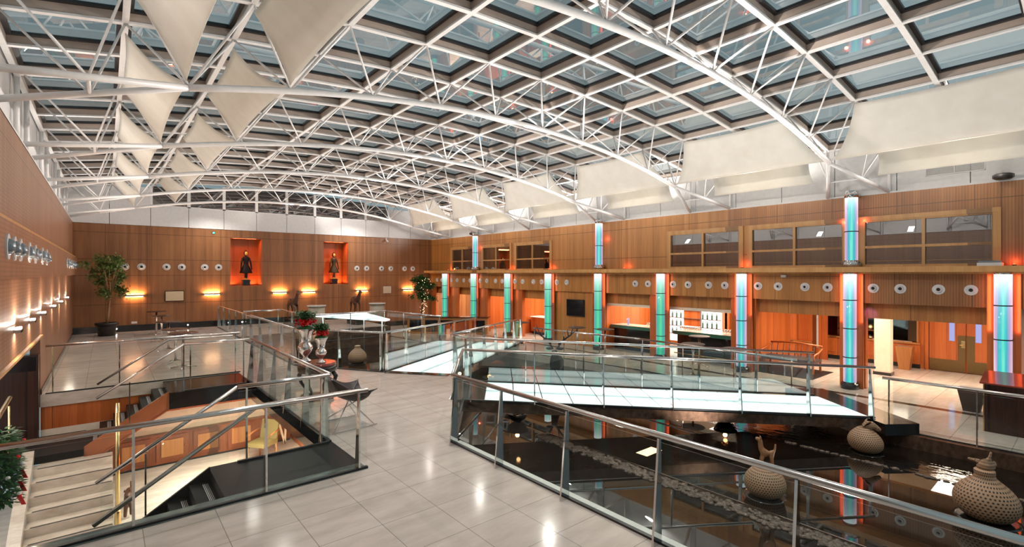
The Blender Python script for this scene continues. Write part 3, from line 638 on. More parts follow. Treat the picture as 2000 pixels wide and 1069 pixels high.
skin('body', [[(.40,12.9,-1.75,.07),(.38,12.65,-1.72,.09),(.36,12.4,-1.7,.08),(.34,12.25,-1.62,.06),(.33,12.1,-1.55,.06),(.32,12.0,-1.57,.03)],[(.36,12.4,-1.7,.08),(.40,12.38,-1.9,.035),(.40,12.36,-2.07,.03)],[(.36,12.4,-1.7,.08),(.31,12.36,-1.9,.035),(.30,12.3,-2.07,.03)],[(.40,12.9,-1.75,.07),(.44,12.92,-1.92,.04),(.44,12.9,-2.07,.03)],[(.40,12.9,-1.75,.07),(.35,12.95,-1.92,.04),(.34,12.95,-2.07,.03)],[(.40,12.9,-1.75,.07),(.42,13.15,-1.8,.02),(.42,13.3,-1.7,.015)]], M['bronze'], t)
for dx in (-.04,.04): obj('ear', MB().lathe([(.022,0),(.003,.05)], (.33+dx,12.13,-1.50), 8), M['bronze'], t)
light('lower_hall_lamp', 'AREA', (2.4, 12.9, -.55), 110, (1,.82,.62), (0,0,0), 1.0, .8); light('lower_hall_lamp', 'AREA', (3.5, 11.5, -.55), 130, (1,.8,.6), (0,0,0), 1.2, 2.5); light('lower_hall_lamp', 'AREA', (-1.7, 11.0, 1.2), 45, NEUT, (0,0,0), .8, 4)
# cabinet / screen at the left under the overhang
t = thing('display_cabinet', 'tall dark cabinet with a black glass top at the end of the stair wall', 'cabinet', (-1.5,15.2,-.95)); obj('body', MB().bb(-2.1,-1.14,15.05,15.3,-.95,.55), M['darkwood'], t); obj('screen', MB().bb(-2.05,-1.18,15.03,15.05,.60,.92), M['screen_off'], t); obj('top_box', MB().bb(-2.1,-1.14,15.05,15.3,.55,.95), M['darkwood'], t)
for x, y, w_ in ((1.9,17.6,'near the closest tall table'),(3.2,22.5,'beside the long balustrade'),(.6,24.0,'towards the left wall')):
    t = thing('roof_fill_light', 'small round steel rim added for a roof fill light on the back terrace floor, '+w_, 'floor light', (x,y,0)); obj('rim', MB().ring((x,y,0), (0,0,1), .04, .07, .03), M['steel'], t)  # rim made up to house each added terrace fill light
# ================================================================ LIT BRIDGES
def bridge(A, B, nx, ny, wd, t0, label, rows=2, step=.66):
    A, B = Vector(A), Vector(B); t = thing('lit_bridge', label, 'bridge', tuple(A)); d = B-A; L = d.length; nn = Vector((nx,ny,0)); k = round((L-t0)/step); dm = deckmat(A, nn, wd)
    def quad(u0,u1,w0,w1,z0,z1):
        p = []
        for z_ in (z0,z1):
            for u,w in ((u0,w0),(u1,w0),(u1,w1),(u0,w1)): p.append(A+d*(u/L)+nn*w+Vector((0,0,z_)))
        return p
    obj('slab', MB().hexa(quad(-.3,L+.1,-.02,wd+.02,-.24,-.03)), M['brownstone'], t)
    obj('deck_frame', MB().hexa(quad(t0,L,0,wd,-.03,-.012)), M['gasket'], t); obj('glass_edge', MB().hexa(quad(-.3,t0,0,wd,-.03,-.0)), M['blackstone'], t)
    for i in range(k):
        for r_ in range(rows):
            w0, w1 = wd*r_/rows, wd*(r_+1)/rows; g_ = .014
            obj('deck_panel', MB().hexa(quad(t0+(L-t0)*i/k+g_, t0+(L-t0)*(i+1)/k-g_, w0+.02, w1-.02, -.03, 0)), dm, t)
    return t, quad
bridge((5.98,8.86,0), (12.93,3.22,-.41), .63, .777, 1.86, .45, 'long walkway of backlit white glass panels with rails crossing the dark pool, nearest')
bridge((7.28,11.36,0), (14.15,16.6,-.36), -.607, .795, 1.85, .05, 'second walkway of backlit glass running away to the far columns')
light('under_bridge_lamp', 'AREA', (9.7, 6.7, -.5), 6, (1,.6,.3), (0,0,0), .6, .3)
t = thing('added_glow_wedge', 'low made-up glowing wedge on thin posts in the far pool', 'glow_wedge', (8.5,21.5,WZ)); obj('glass_top', MB().prism([(7.25,22.5),(8.75,18.6),(9.1,18.9),(9.7,22.9)], .80, .86), deckmat(None, (.0,1.0), 4.0), t)  # canopy shape and posts are made up to carry a bright reflection-like wedge
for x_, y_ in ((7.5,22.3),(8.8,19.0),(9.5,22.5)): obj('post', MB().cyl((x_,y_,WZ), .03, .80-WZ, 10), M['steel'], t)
# ================================================================ COLUMNS
def tube_column(z0, h, film, bands, label, n_=28):
    t = thing('lit_column', label, 'lit column'); r = .165
    obj('film_tube', MB().lathe([(r,.12),(r,h-.06)], (0,0,0), n_), film, t)
    obj('base_collar', MB().lathe([(r+.07,0),(r+.07,.16),(r+.02,.16),(r+.02,.2)], (0,0,0), n_), M['blackstone'] if z0 < 0 else M['chrome'], t)
    obj('top_cap', MB().lathe([(r+.005,h-.06),(r+.005,h)] if z0 < 0 else [(r+.012,h-.10),(r+.012,h+.1)], (0,0,0), n_), M['chrome'], t)
    for b_ in bands: obj('clamp_ring', MB().lathe([(r+.008,b_-.014),(r+.014,b_-.014),(r+.014,b_+.014),(r+.008,b_+.014)], (0,0,0), n_), M['black'], t)
    return t
CY = [27.33-3.223*k for k in range(9)]
cl = ['farthest column, by the tree in the far corner', 'second column from the far corner', 'third column from the far corner', 'column before the lit shelves and low counter', 'column left of the bar, right of the black screen', 'column between the two bar openings', 'column right of the bar', 'column standing free beside the purple-lit panel', 'rightmost column behind the lectern']
proto = tube_column(-1, 2.79-FZ, M['film'], (.93, 1.78, 2.62), ''); 
for i, y in enumerate(CY):
    o = proto if i == 0 else (tube_column(-1, 2.79-FZ, M['film_p'], (.93, 1.78, 2.62), '') if i == 6 else dup(p2 if i > 6 else proto, (0,0,0))); view = math.atan2(-y, -XC); o.location = (XC-.05, y, FZ)
    if i == 6: p2 = o
    struct('pilaster', MB().bb(17.13, 17.2, y-.30, y+.30, FZ, 2.74), M['redwood']); o.rotation_euler = (0,0,view); tag(o, 'tall glowing green glass tube, '+cl[i], 'lit column', 'glowing green tube columns')
proto = tube_column(1, 2.15, M['film2'], (1.05,), ''); ul = ['farthest of the three on the ledge', 'middle of the three on the ledge', 'nearest and biggest of the three on the ledge']
for i, y in enumerate((23.95, 14.40, 4.74)):
    o = proto if i == 0 else dup(proto, (0,0,0)); view = math.atan2(-y, -XC); o.location = (XC-.02, y, 2.94); o.rotation_euler = (0,0,view); tag(o, 'short glowing tube with chrome cap, '+ul[i], 'lit column', 'glowing tubes standing on the ledge')
for y in CY:
    for dy in (-.26, .26): light('column_side_lamp', 'AREA', (XC+.02, y+dy, 2.0), 2.6, (1,.22,.10), (0, math.radians(-90), 0), 1.4, .05)
for y in (4.74, 14.4, 23.95):
    for dy in (-.28, .28): light('column_side_lamp', 'POINT', (XC+.1, y+dy, 4.3), 2.5, (1,.12,.07), size=.05)
for i, (y, nm) in enumerate(((26.9,'far'),(20.7,'fourth'),(17.6,'third'),(13.0,'second'),(7.95,'near the middle windows'),(1.35,'by the printer on the ledge'))):
    t = thing('ledge_spot', 'small red glowing spot on the oak ledge, '+nm, 'ledge light', (17.0,y,2.94), group='red lights along the ledge'); obj('housing', MB().cyl((17.0,y,2.94), .04, .03, 10), M['black'], t); obj('lens', MB().ball((17.0,y,2.97), .03, 8), M['red_lamp'], t)
    light('ledge_spot_lamp', 'POINT', (17.1,y,3.05), 3.0, (1,.13,.04), size=.04)
t = thing('ledge_box', 'white and grey box-shaped device lying on the ledge, far right', 'box', (17.0,1.75,2.94)); obj('body', MB().bb(16.85,17.2,1.55,2.0,2.94,3.02), M['whitewall'], t); obj('lid', MB().bb(16.87,17.2,1.57,1.98,3.02,3.07), M['dial'], t)
# ================================================================ ROUND AIR DIFFUSERS
def diffuser(c, nrm, r, tilt, label, group, ring_m, cone_m):
    nrm = Vector(nrm); t = thing('air_diffuser', label, 'air diffuser', tuple(c), group=group); c = Vector(c)
    obj('ring_plate', MB().ring(c, nrm, r*.62, r, .02, 22), ring_m, t)
    a_ = nrm.cross(Vector((0,0,1))).normalized(); b_ = nrm.cross(a_); mb = MB(); n_ = 18; o = 0; prof = [(r*.62,.015),(r*.60,.05),(r*.5,.07),(r*.36,.075),(r*.33,.0)]
    vs = []
    for rr, zz in prof:
        for k in range(n_):
            vs.append(c+nrm*(zz+.25*r*(rr < r*.58)*math.sin(2*PI*k/n_+tilt)*.4)+(a_*math.cos(2*PI*k/n_)+b_*math.sin(2*PI*k/n_))*rr)
    mb.add(vs, [(i*n_+k, (i+1)*n_+k, (i+1)*n_+(k+1)%n_, i*n_+(k+1)%n_) for i in range(len(prof)-1) for k in range(n_)], True); obj('nozzle', mb, cone_m, t)
    obj('throat', MB().ring(c, nrm, .001, r*.34, .012, 16), M['black'], t)
    return t
DR = [12.56,11.93,10.77,10.13,9.3,8.68,7.51,6.86,6.05,5.41,4.24,3.61,2.79,2.15,17.22,16.55,18.95,18.32,20.44,19.8,22.17,21.56,23.67,23.01,25.4,24.73,26.81,26.15,28.59,28.0]
DR.sort()
def ordw(i): return ['first','second','third','fourth','fifth','sixth','seventh','eighth','ninth','tenth','eleventh','twelfth','thirteenth','fourteenth','fifteenth','sixteenth','seventeenth','eighteenth','nineteenth','twentieth','twenty-first','twenty-second','twenty-third','twenty-fourth','twenty-fifth','twenty-sixth','twenty-seventh','twenty-eighth','twenty-ninth','thirtieth'][i]
for i, y in enumerate(DR): diffuser((17.2, y, 2.32), (-1,0,0), .135, random.uniform(0,6), 'round white air diffuser under the ledge, %s from the right' % ordw(i), 'round diffusers under the ledge', M['grey'], M['grey'])
for i, x in enumerate((.71,1.33,2.32,2.95,3.93,4.55,11.98,12.61,13.6,14.24,15.22,15.83)): diffuser((x, YF, 3.07), (0,-1,0), .165, random.uniform(0,6), 'round white air diffuser on the far wall, %s from the left' % ordw(i), 'round diffusers on the far wall', M['grey'], M['grey'])
for i, y in enumerate((9.05,9.67,10.29,11.41,12.31,13.58,14.55,22.0,23.2,24.8,26.0,27.6,28.8)): diffuser((-.98, y, 3.10), (1,0,0), .17, random.uniform(0,6), 'round grey air diffuser with swivel nozzle on the left wall band, %s from the camera' % ordw(i), 'round diffusers on the left wall', M['grey'], M['dial'])
# ================================================================ FAR WALL FITTINGS
def sconce(loc, ax, label, group):
    t = thing('wall_sconce', label, 'wall lamp', loc, group=group); x, y, z = loc
    if ax == 'y':
        obj('shade', MB().bb(x-.36,x+.36,y-.10,y,z-.03,z+.02), M['chrome'], t); obj('lamp_tube', MB().bb(x-.33,x+.33,y-.085,y-.03,z-.055,z-.03), M['lamp_warm'], t)
        light('sconce_lamp', 'AREA', (x, y-.09, z+.05), 24, (1,.55,.26), (PI-.25,0,0), .7, .05); light('sconce_lamp', 'AREA', (x, y-.09, z-.07), 7, AMB, (.25,0,0), .7, .05)
    return t
nm = ['leftmost, beside the potted ficus', 'between the framed print and the first niche', 'left of the pair between the niches', 'right of the pair between the niches', 'left of the square sign', 'rightmost, behind the lit tree']
for i, x in enumerate((1.06,4.25,7.52,9.10,12.31,15.49)): sconce((x,YF,1.69), 'y', 'slim wall lamp on the far wall, '+nm[i], 'sconces on the far wall')
for i, y in enumerate((11.2,13.2,15.4,18.4,21.2,24.6)):
    t = thing('wall_sconce', 'bright swivel wall lamp on the left wall, %s from the camera' % ordw(i), 'wall lamp', (XL,y,1.85), group='bright lamps along the left wall')
    obj('shade', MB().bb(XL,XL+.09,y-.16,y+.16,1.80,1.85), M['chrome'], t); obj('lamp', MB().bb(XL+.02,XL+.08,y-.12,y+.12,1.85,1.88), M['lamp_white'], t)
    light('left_sconce_lamp', 'AREA', (XL+.07, y, 1.93), 30, (1,.82,.68), (PI,.12,0), .3, .06)
    light('left_sconce_lamp', 'AREA', (XL+.07, y, 1.78), 14, (1,.82,.68), (0,-.12,0), .3, .06)
def frame(loc, w, h, label, cat, fm, pm, name):
    t = thing(name, label, cat, loc); x, y, z = loc; obj('frame', MB().bb(x-w/2,x+w/2,y-.04,y,z-h/2,z+h/2), fm, t); obj('panel', MB().bb(x-w/2+.03,x+w/2-.03,y-.045,y-.04,z-h/2+.03,z+h/2-.03), pm, t)
frame((2.65,YF,1.63), .80, .52, 'cream print in a dark frame on the far wall near the tall tables', 'picture', M['darkwood'], M['paper'], 'framed_print')
frame((13.99,YF,1.70), .52, .44, 'small pale square sign on the far wall left of the lit tree', 'sign', M['grey'], M['paper'], 'wall_sign')
t = thing('exit_light', 'small green glowing light high on the far wall', 'exit light', (4.32,YF,4.85)); obj('housing', MB().bb(4.26,4.38,YF-.04,YF,4.80,4.92), M['black'], t); obj('lens', MB().bb(4.28,4.36,YF-.05,YF-.04,4.82,4.90), M['green_lamp'], t)
t = thing('security_camera', 'small white security camera high on the far wall right', 'camera', (13.9,YF,4.85)); obj('mount', MB().bb(13.86,13.94,YF-.1,YF,4.95,5.03), M['whitewall'], t); obj('body', MB().tube([(13.9,YF-.05,4.92),(13.9,YF-.3,4.80)], .045, 10), M['whitewall'], t)
for i, x in enumerate((-.2,.4,3.2,5.0)):
    t = thing('floor_spot', 'tiny white spot light in the black skirting of the far wall, %s from the left' % ordw(i), 'skirting light', (x,YF-.04,.16), group='tiny lights in the far skirting'); obj('lens', MB().ball((x,YF-.045,.16), .03, 8), M['lamp_white'], t)
t = thing('wall_socket', 'small white double socket low on the far wall', 'socket', (1.05,YF,.42)); obj('plate', MB().bb(.95,1.17,YF-.015,YF,.36,.46), M['whitewall'], t)
t = thing('tilted_uplight', 'black floodlight lying on top of the right wall, near the right edge', 'floodlight', (17.1,1.6,5.1)); obj('housing', MB().lathe([(.14,0),(.2,.04),(.2,.12),(.15,.15)], (17.1,1.55,5.08), 8), M['black'], t)
t = thing('tilted_uplight', 'black floodlight lying on top of the right wall, by the far corner', 'floodlight', (17.1,24.3,5.1)); obj('housing', MB().lathe([(.14,0),(.22,.04),(.22,.14),(.15,.18)], (17.1,24.3,5.08), 8), M['black'], t)
t = thing('vent_grille', 'rectangular white ventilation grille above the right wall', 'vent', (17.4,2.9,5.6)); obj('frame', MB().bb(17.38,17.42,1.9,3.1,5.42,5.44).bb(17.38,17.42,1.9,3.1,5.78,5.80).bb(17.38,17.42,1.9,1.92,5.42,5.8).bb(17.38,17.42,3.08,3.1,5.42,5.8).bb(17.38,17.42,2.49,2.51,5.42,5.8), M['white'], t)
sl = MB()
for i in range(12): sl.bb(17.39,17.42,1.92,3.08,5.45+.028*i,5.462+.028*i)
obj('slats', sl, M['grey'], t)
# niche statues
def statue(c, robe, label):
    t = thing('standing_statue', label, 'statue', c); x, y, z = c
    obj('pedestal', MB().bb(x-.17,x+.17,y-.15,y+.15,z,z+.30).bb(x-.2,x+.2,y-.18,y+.18,z+.24,z+.28), M['blackstone'], t)
    obj('lotus_base', MB().lathe([(.15,.3),(.17,.34),(.12,.38)], c, 16), M['gold'], t)
    b_ = MB(); prof = [(.085,.38,.8),(.075,.50,.8),(.10,.70,.8),(.29,.66,.7),(.30,.70,.7),(.235,.88,.65),(.165,1.05,.65),(.115,1.14,.7),(.12,1.26,.7),(.165,1.42,.6),(.185,1.50,.55),(.13,1.57,.6),(.05,1.60,1),(.045,1.65,1)]
    n_ = 22; vs = []
    for r, h, sy in prof:
        for k in range(n_):
            a_ = 2*PI*k/n_; rr = r*(1+(.07*math.cos(6*a_) if h < 1.0 and h > .59 else 0)); vs.append((x+rr*math.cos(a_), y+rr*sy*math.sin(a_), z+h))
    b_.add(vs, [(i*n_+k, i*n_+(k+1)%n_, (i+1)*n_+(k+1)%n_, (i+1)*n_+k) for i in range(len(prof)-1) for k in range(n_)], True); obj('robed_body', b_, robe, t)
    for s_ in (-1,1): obj('arm', MB().tube([(x+s_*.17,y,z+1.49),(x+s_*.22,y-.02,z+1.24),(x+s_*.25,y-.06,z+1.0),(x+s_*.27,y-.10,z+.86)], [.05,.045,.035,.022], 8), robe, t)
    h_ = obj('head', MB().ball((x,y,z+1.75), .115, 14, 1, 1, 1.25), M['robe'], t); obj('face', MB().ball((x,y-.06,z+1.74), .09, 12, 1, .75, 1.2), M['gold'], h_); obj('nose', MB().ball((x,y-.13,z+1.74), .014, 6), M['gold'], h_); obj('topknot', MB().lathe([(.05,0),(.045,.05),(.01,.12)], (x,y+.01,z+1.84), 10), M['robe'], h_)
    for s_ in (-1,1): obj('foot', MB().ball((x+s_*.05,y-.06,z+.40), .04, 8, .8, 1.6, .6), M['gold'], t)
statue((5.92,YF+.45,2.10), M['robe'], 'black-robed standing statue with golden face in the left orange niche')
statue((10.72,YF+.45,2.12), M['gilt'], 'dark gilded standing statue in the right orange niche')
# horses
def horse(x, y, z, rz, label, raised=True):
    t = thing('horse_statue', label, 'horse statue', (0,0,0))
    fl = (.42,-.06,.30,.035)
    chains = [[(-.38,0,.92,.15),(-.12,0,.88,.165),(.16,0,.90,.165),(.34,0,1.0,.13),(.44,0,1.2,.085),(.50,0,1.36,.07),(.60,0,1.40,.055),(.74,0,1.28,.035)],
      [(-.38,0,.92,.15),(-.42,.10,.70,.075),(-.36,.11,.50,.045),(-.44,.11,.30,.035),(-.42,.11,.03,.035)],[(-.38,0,.92,.15),(-.42,-.10,.70,.075),(-.36,-.11,.50,.045),(-.44,-.11,.30,.035),(-.42,-.11,.03,.035)],
      [(.16,0,.90,.165),(.24,.11,.68,.06),(.25,.11,.40,.035),(.25,.11,.03,.035)], [(.16,0,.90,.165),(.26,-.11,.70,.06),(.48,-.11,.66,.04),(.50,-.11,.42,.032),(.42,-.11,.34,.03)] if raised else [(.16,0,.90,.165),(.24,-.11,.68,.06),(.26,-.11,.40,.035),(.26,-.11,.03,.035)],
      [(-.38,0,.92,.15),(-.52,0,.98,.04),(-.60,0,.80,.05),(-.60,0,.55,.03)]]
    skin('body', chains, M['bronze'], t, 1)
    for s_ in (-1,1): obj('ear', MB().lathe([(.025,0),(.003,.1)], (.52,s_*.035,1.43), 8), M['bronze'], t)
    obj('saddle', MB().ball((-.02,0,1.02), .16, 12, 1.2, 1.0, .55), M['leather'], t)
    obj('mane', MB().bar((.36,0,1.15),(.47,0,1.42),.03,.07), M['robe'], t)
    obj('plinth', MB().bb(-.6,.6,-.25,.25,-.42,.03), M['blackstone'], t)
    t.location = (x,y,z); t.rotation_euler = (0,0,rz); return t
horse(7.28, 26, .42, math.radians(-84), 'brown prancing horse statue with one foreleg raised, left, below the wall lamps')
horse(10.52, 26, .42, math.radians(-88), 'brown standing horse statue on the right, below the second niche', False)
for i, x in enumerate((8.75, 12.2)):
    t = thing('stone_drum', ['round ribbed stone drum table between the two horses', 'round ribbed stone drum table right of the right horse'][i], 'side table', (x,27,0)); obj('ribbed_body', MB().lathe([(.42,0),(.42,.98)], (x,27,0), 28), M['stone'], t); obj('top', MB().lathe([(.48,.98),(.48,1.04)], (x,27,0), 28), M['paleedge'], t)
# ================================================================ PLANTS
def ficus(loc, h, cr_, label, fairy=False, nleaf=2600, potm='black'):
    x, y, z = loc; t = thing('potted_ficus', label, 'potted tree', loc)
    obj('pot', MB().lathe([(.30,0),(.33,.3),(.38,.48),(.42,.48),(.42,.58),(.37,.58),(.34,.5)], loc, 24), M[potm], t); obj('soil', MB().cyl((x,y,z+.46), .34, .04, 20), M['trunk'], t)
    tr = MB().tube([(x,y,z+.45),(x+.04,y,z+1.0),(x+.10,y,z+1.6),(x+.12,y,z+h*.62)], [.045,.04,.035,.025], 8); tr.tube([(x+.03,y,z+.48),(x+.09,y+.03,z+1.1),(x+.05,y,z+1.7),(x-.05,y,z+h*.6)], [.03,.03,.025,.015], 8)
    for i in range(12):
        a_ = random.uniform(0,2*PI); q = random.uniform(.3,.8); tr.tube([(x+.1,y,z+1.5+random.uniform(0,.5)),(x+.1+q*cr_*math.cos(a_)*.6,y+q*cr_*math.sin(a_)*.6,z+h*.72),(x+.1+q*cr_*math.cos(a_),y+q*cr_*math.sin(a_)*.9,z+h*(.72+.2*random.random()))], [.014,.01,.004], 5)
    obj('trunk', tr, M['darkwood'] if fairy else M['trunk'], t); lf = MB(); cl_ = [(random.gauss(0,.42)*cr_, random.gauss(0,.42)*cr_, random.uniform(-.75,1.0)) for _ in range(34)]
    for i in range(nleaf):
        a_ = random.choice(cl_); top = 1-.45*max(0,a_[2]); c = Vector((x+.1+a_[0]*top+random.gauss(0,.10), y+a_[1]*top+random.gauss(0,.10), z+h*.68+a_[2]*h*.26+random.gauss(0,.09)))
        d = Vector((random.gauss(0,1),random.gauss(0,1),random.gauss(-.5,.5))).normalized()*random.uniform(.10,.15); s_ = d.cross(Vector((random.random(),random.random(),1))).normalized()*.034
        lf.add([c, c+d*.5+s_, c+d, c+d*.5-s_], [(0,1,2,3)])
    obj('foliage', lf, M['leaf'] if not fairy else M['leaf2'], t)
    if fairy:
        fb = MB()
        for i in range(75): q = i/75; fb.ball((x+.1+random.gauss(0,.20*q+.05), y-.15+random.gauss(0,.2*q+.05), z+.75+q*h*.68), .011, 6)
        obj('fairy_lights', fb, M['lamp_small'], t)['kind'] = 'stuff'
    return t
ficus((.05,28.1,0), 3.8, .85, 'tall leafy ficus in a black pot in the far left corner')
ficus((15.6,27.9,FZ), 3.5, .85, 'ficus tree wrapped in fairy lights in the far right corner', True, 2600)
# ================================================================ TERRACE TABLES
def high_table(label, topm, h=1.05):
    t = thing('high_table', label, 'table'); obj('table_top', MB().lathe([(.36,h-.03),(.38,h-.015),(.36,h)], (0,0,0), 28), topm, t); obj('pole', MB().cyl((0,0,.06), .035, h-.09, 14), M['steel'], t)
    for k in range(3):
        a_ = 2*PI*k/3+.4; obj('leg', MB().tube([(0,0,.10),(.36*math.cos(a_),.36*math.sin(a_),.02)], [.022,.014], 8), M['steel'], t)
    return t
proto = high_table('', M['darkwood']); tl = ['farthest of the five', 'second farthest of the five', 'middle one of the five', 'second nearest of the five', 'nearest of the five, behind the stair rails']
for i, (x, y) in enumerate(((1.77,27.2),(1.75,24.3),(1.73,21.2),(1.66,18.2),(1.72,16.9))):
    o = proto if i == 0 else dup(proto, (0,0,0)); o.location = (x,y,0); o.rotation_euler = (0,0,.5*i); tag(o, 'tall round-topped table on the back terrace, '+tl[i], 'table', 'tall tables on the back terrace')
proto = high_table('', M['leather'], 1.1)
for i, (x, y) in enumerate(((14.9,8.6),(14.9,7.2),(16.9,9.5),(15.6,14.4),(16.0,13.2),(15.2,17.6))):
    o = proto if i == 0 else dup(proto, (0,0,0)); o.location = (x,y,FZ); tag(o, 'tall round bar table with brown top, '+['before the bar counter, left','before the bar counter, right','close to the bar counter','before the black screen','left of the bar opening','beyond the deer near the far columns'][i], 'table', 'tall tables on the lower floor')
# round table with urns
t = thing('round_table', 'round black lacquer table with red top and curved legs behind the stair rails', 'table', (3.6,11.05,0)); c = (3.6,11.05,0)
obj('table_top', MB().lathe([(.36,.72),(.40,.74),(.40,.79),(.37,.80)], c, 32), M['redlac'], t); obj('apron', MB().lathe([(.39,.60),(.41,.61),(.41,.735),(.39,.74)], c, 32), M['blackstone'], t)
for k in range(4):
    a_ = PI/4+PI/2*k; ca, sa = math.cos(a_), math.sin(a_); obj('leg', MB().tube([(3.6+r_*ca,11.05+r_*sa,z_) for r_, z_ in ((.34,.62),(.42,.5),(.38,.34),(.27,.2),(.30,.07),(.37,.03))], [.05,.05,.035,.028,.03,.035], 8), M['blackstone'], t)
obj('foot_ring', MB().lathe([(.30,.03),(.33,.03),(.33,.06),(.30,.06)], c, 24), M['blackstone'], t)
def urn(c, s, label):
    x, y, z = c; t = thing('silver_urn', label, 'flower urn', c)
    obj('urn', MB().lathe([(r*s,h*s) for r,h in ((.10,0),(.10,.03),(.05,.06),(.04,.10),(.06,.13),(.10,.18),(.13,.24),(.125,.29),(.09,.33),(.085,.38),(.10,.48),(.14,.56),(.16,.60),(.145,.60),(.12,.54))], c, 28), M['silver'], t)
    obj('moss', MB().ball((x,y,z+.60*s), .15*s, 14, 1, 1, .35), M['leaf2'], t); fl = MB(); lv = MB()
    for i in range(150):
        a_ = random.uniform(0,2*PI); r_ = random.uniform(0,.19)*s; p = Vector((x+r_*math.cos(a_), y+r_*math.sin(a_), z+(.66+random.uniform(0,.12))*s)); fl.ball(p, .017*s, 6)
    for i in range(900):
        a_ = random.uniform(0,2*PI); r_ = random.uniform(0,.19)*s; p = Vector((x+r_*math.cos(a_), y+r_*math.sin(a_), z+(.78+random.uniform(0,.13))*s)); d = Vector((random.gauss(0,1),random.gauss(0,1),random.gauss(0,.7))).normalized()*.055; s_ = d.cross(Vector((0,0,1)))*.35; lv.add([p,p+d*.5+s_,p+d,p+d*.5-s_],[(0,1,2,3)])
    obj('red_flowers', fl, M['red'], t); obj('leaves', lv, M['leaf2'], t)
urn((3.40,11.24,.80), 1.22, 'silver urn of red flowers on the round table, left and taller'); urn((3.62,10.88,.80), .92, 'silver urn of red flowers on the round table, right and shorter')
# leather folding chair
t = thing('butterfly_chair', 'brown leather sling chair with crossed metal legs behind the front rail', 'chair', (3.34,8.7,0)); x, y = 3.36, 8.75
P1 = [(x-.40,y-.40),(x+.44,y-.34),(x+.40,y+.44),(x-.42,y+.40)]
hs = [.95,.66,.70,1.02]
for i in range(4): obj('leg', MB().tube([(P1[i][0],P1[i][1],hs[i]), (P1[(i+2)%4][0]*.9+x*.1,P1[(i+2)%4][1]*.9+y*.1,.015)], .011, 8), M['chrome'], t)
obj('foot_rail', MB().tube([(P1[0][0],P1[0][1],.02),(P1[1][0],P1[1][1],.02)], .01, 6).tube([(P1[3][0],P1[3][1],.02),(P1[2][0],P1[2][1],.02)], .01, 6), M['chrome'], t)
sl = MB(); n_ = 10; vs = []
for i in range(n_+1):
    for j in range(n_+1):
        u, v = i/n_, j/n_; A_ = [Vector((*P1[k],hs[k])) for k in range(4)]; p = (A_[0]*(1-u)+A_[1]*u)*(1-v)+(A_[3]*(1-u)+A_[2]*u)*v; e = 16*u*(1-u)*v*(1-v); p.z -= .36*e**.6; cc = Vector((x,y,p.z)); ed = 4*u*(1-u)*(1-4*v*(1-v))+4*v*(1-v)*(1-4*u*(1-u)); p = p.lerp(cc, .22*ed); p.z -= .12*ed; vs.append(p)
sl.add(vs, [(i*(n_+1)+j,(i+1)*(n_+1)+j,(i+1)*(n_+1)+j+1,i*(n_+1)+j+1) for i in range(n_) for j in range(n_)], True); o = obj('leather_sling', sl, M['darkleather'], t); o.modifiers.new('s','SOLIDIFY').thickness = .012
# ================================================================ POOL SCULPTURES
def jar(loc, s, label, lean=0, neck=True):
    t = thing('pierced_jar', label, 'jar'); prof = [(.12,.0),(.22,.02),(.31,.10),(.345,.20),(.335,.30),(.28,.40),(.20,.48),(.12,.54)]+([(.10,.58),(.115,.64),(.10,.66)] if neck else [(.10,.56),(.02,.57)])
    n_ = 40; mb = MB(); vs = []
    for r, h in prof:
        for k in range(n_): a_ = 2*PI*k/n_; vs.append((r*math.cos(a_)-lean*h, r*math.sin(a_), h))
    mb.add(vs, [(i*n_+k, i*n_+(k+1)%n_, (i+1)*n_+(k+1)%n_, (i+1)*n_+k) for i in range(len(prof)-1) for k in range(n_)]+[tuple(range(n_))[::-1], tuple((len(prof)-1)*n_+k for k in range(n_))], True)
    o = obj('jar_body', mb, M['jar'], t); o.modifiers.new('s','SUBSURF').levels = 1; o.modifiers['s'].render_levels = 1
    obj('black_base', MB().lathe([(.30,-.03),(.34,-.02),(.34,0),(.30,.01)], (0,0,0), 32), M['blackstone'], t)
    return t
# little dog standing on the first jar
j1 = jar(None, 1, 'round pierced ceramic jar with a small dog standing on top, behind the near rail', neck=False)
skin('dog', [[(-.10,0,.74,.055),(.0,0,.76,.055),(.06,0,.83,.05),(.07,0,.93,.042),(.08,0,.98,.048),(.15,0,1.01,.028)],[(-.10,0,.74,.055),(-.11,.035,.66,.028),(-.12,.05,.53,.022)],[(-.10,0,.74,.055),(-.11,-.035,.66,.028),(-.12,-.05,.53,.022)],[(.0,0,.76,.055),(.05,.04,.66,.028),(.06,.05,.53,.022)],[(.0,0,.76,.055),(.05,-.04,.66,.028),(.06,-.05,.53,.022)],[(-.10,0,.74,.055),(-.16,0,.82,.018),(-.17,0,.93,.014)]], M['jarplain'], j1, 1)
for s_ in (-1,1): obj('dog_ear', MB().lathe([(.018,0),(.003,.05)], (.07,s_*.03,1.0), 6), M['jarplain'], j1)
j1.location = (8.42,3.57,WZ); j1.rotation_euler = (0,0,math.radians(125)); j1.scale = (.94,)*3
j2 = jar(None, 1, 'squat pierced jar with a drooping animal head, at the foot of the bridge', lean=.1, neck=False)
skin('animal_head', [[(-.02,0,.50,.12),(.02,0,.60,.10),(.10,0,.62,.085),(.20,0,.55,.06),(.27,0,.50,.04)],[(.02,0,.60,.10),(.0,.09,.68,.02),(.05,.13,.72,.012)],[(.02,0,.60,.10),(.0,-.09,.68,.02),(.05,-.13,.72,.012)]], M['jar'], j2, 1)
j2.location = (12.1,3.1,WZ); j2.rotation_euler = (0,0,-1.1); j2.scale = (.92,)*3
j3 = jar(None, 1, 'large pierced jar with a horned animal head for a neck, nearest the right edge', lean=.06)
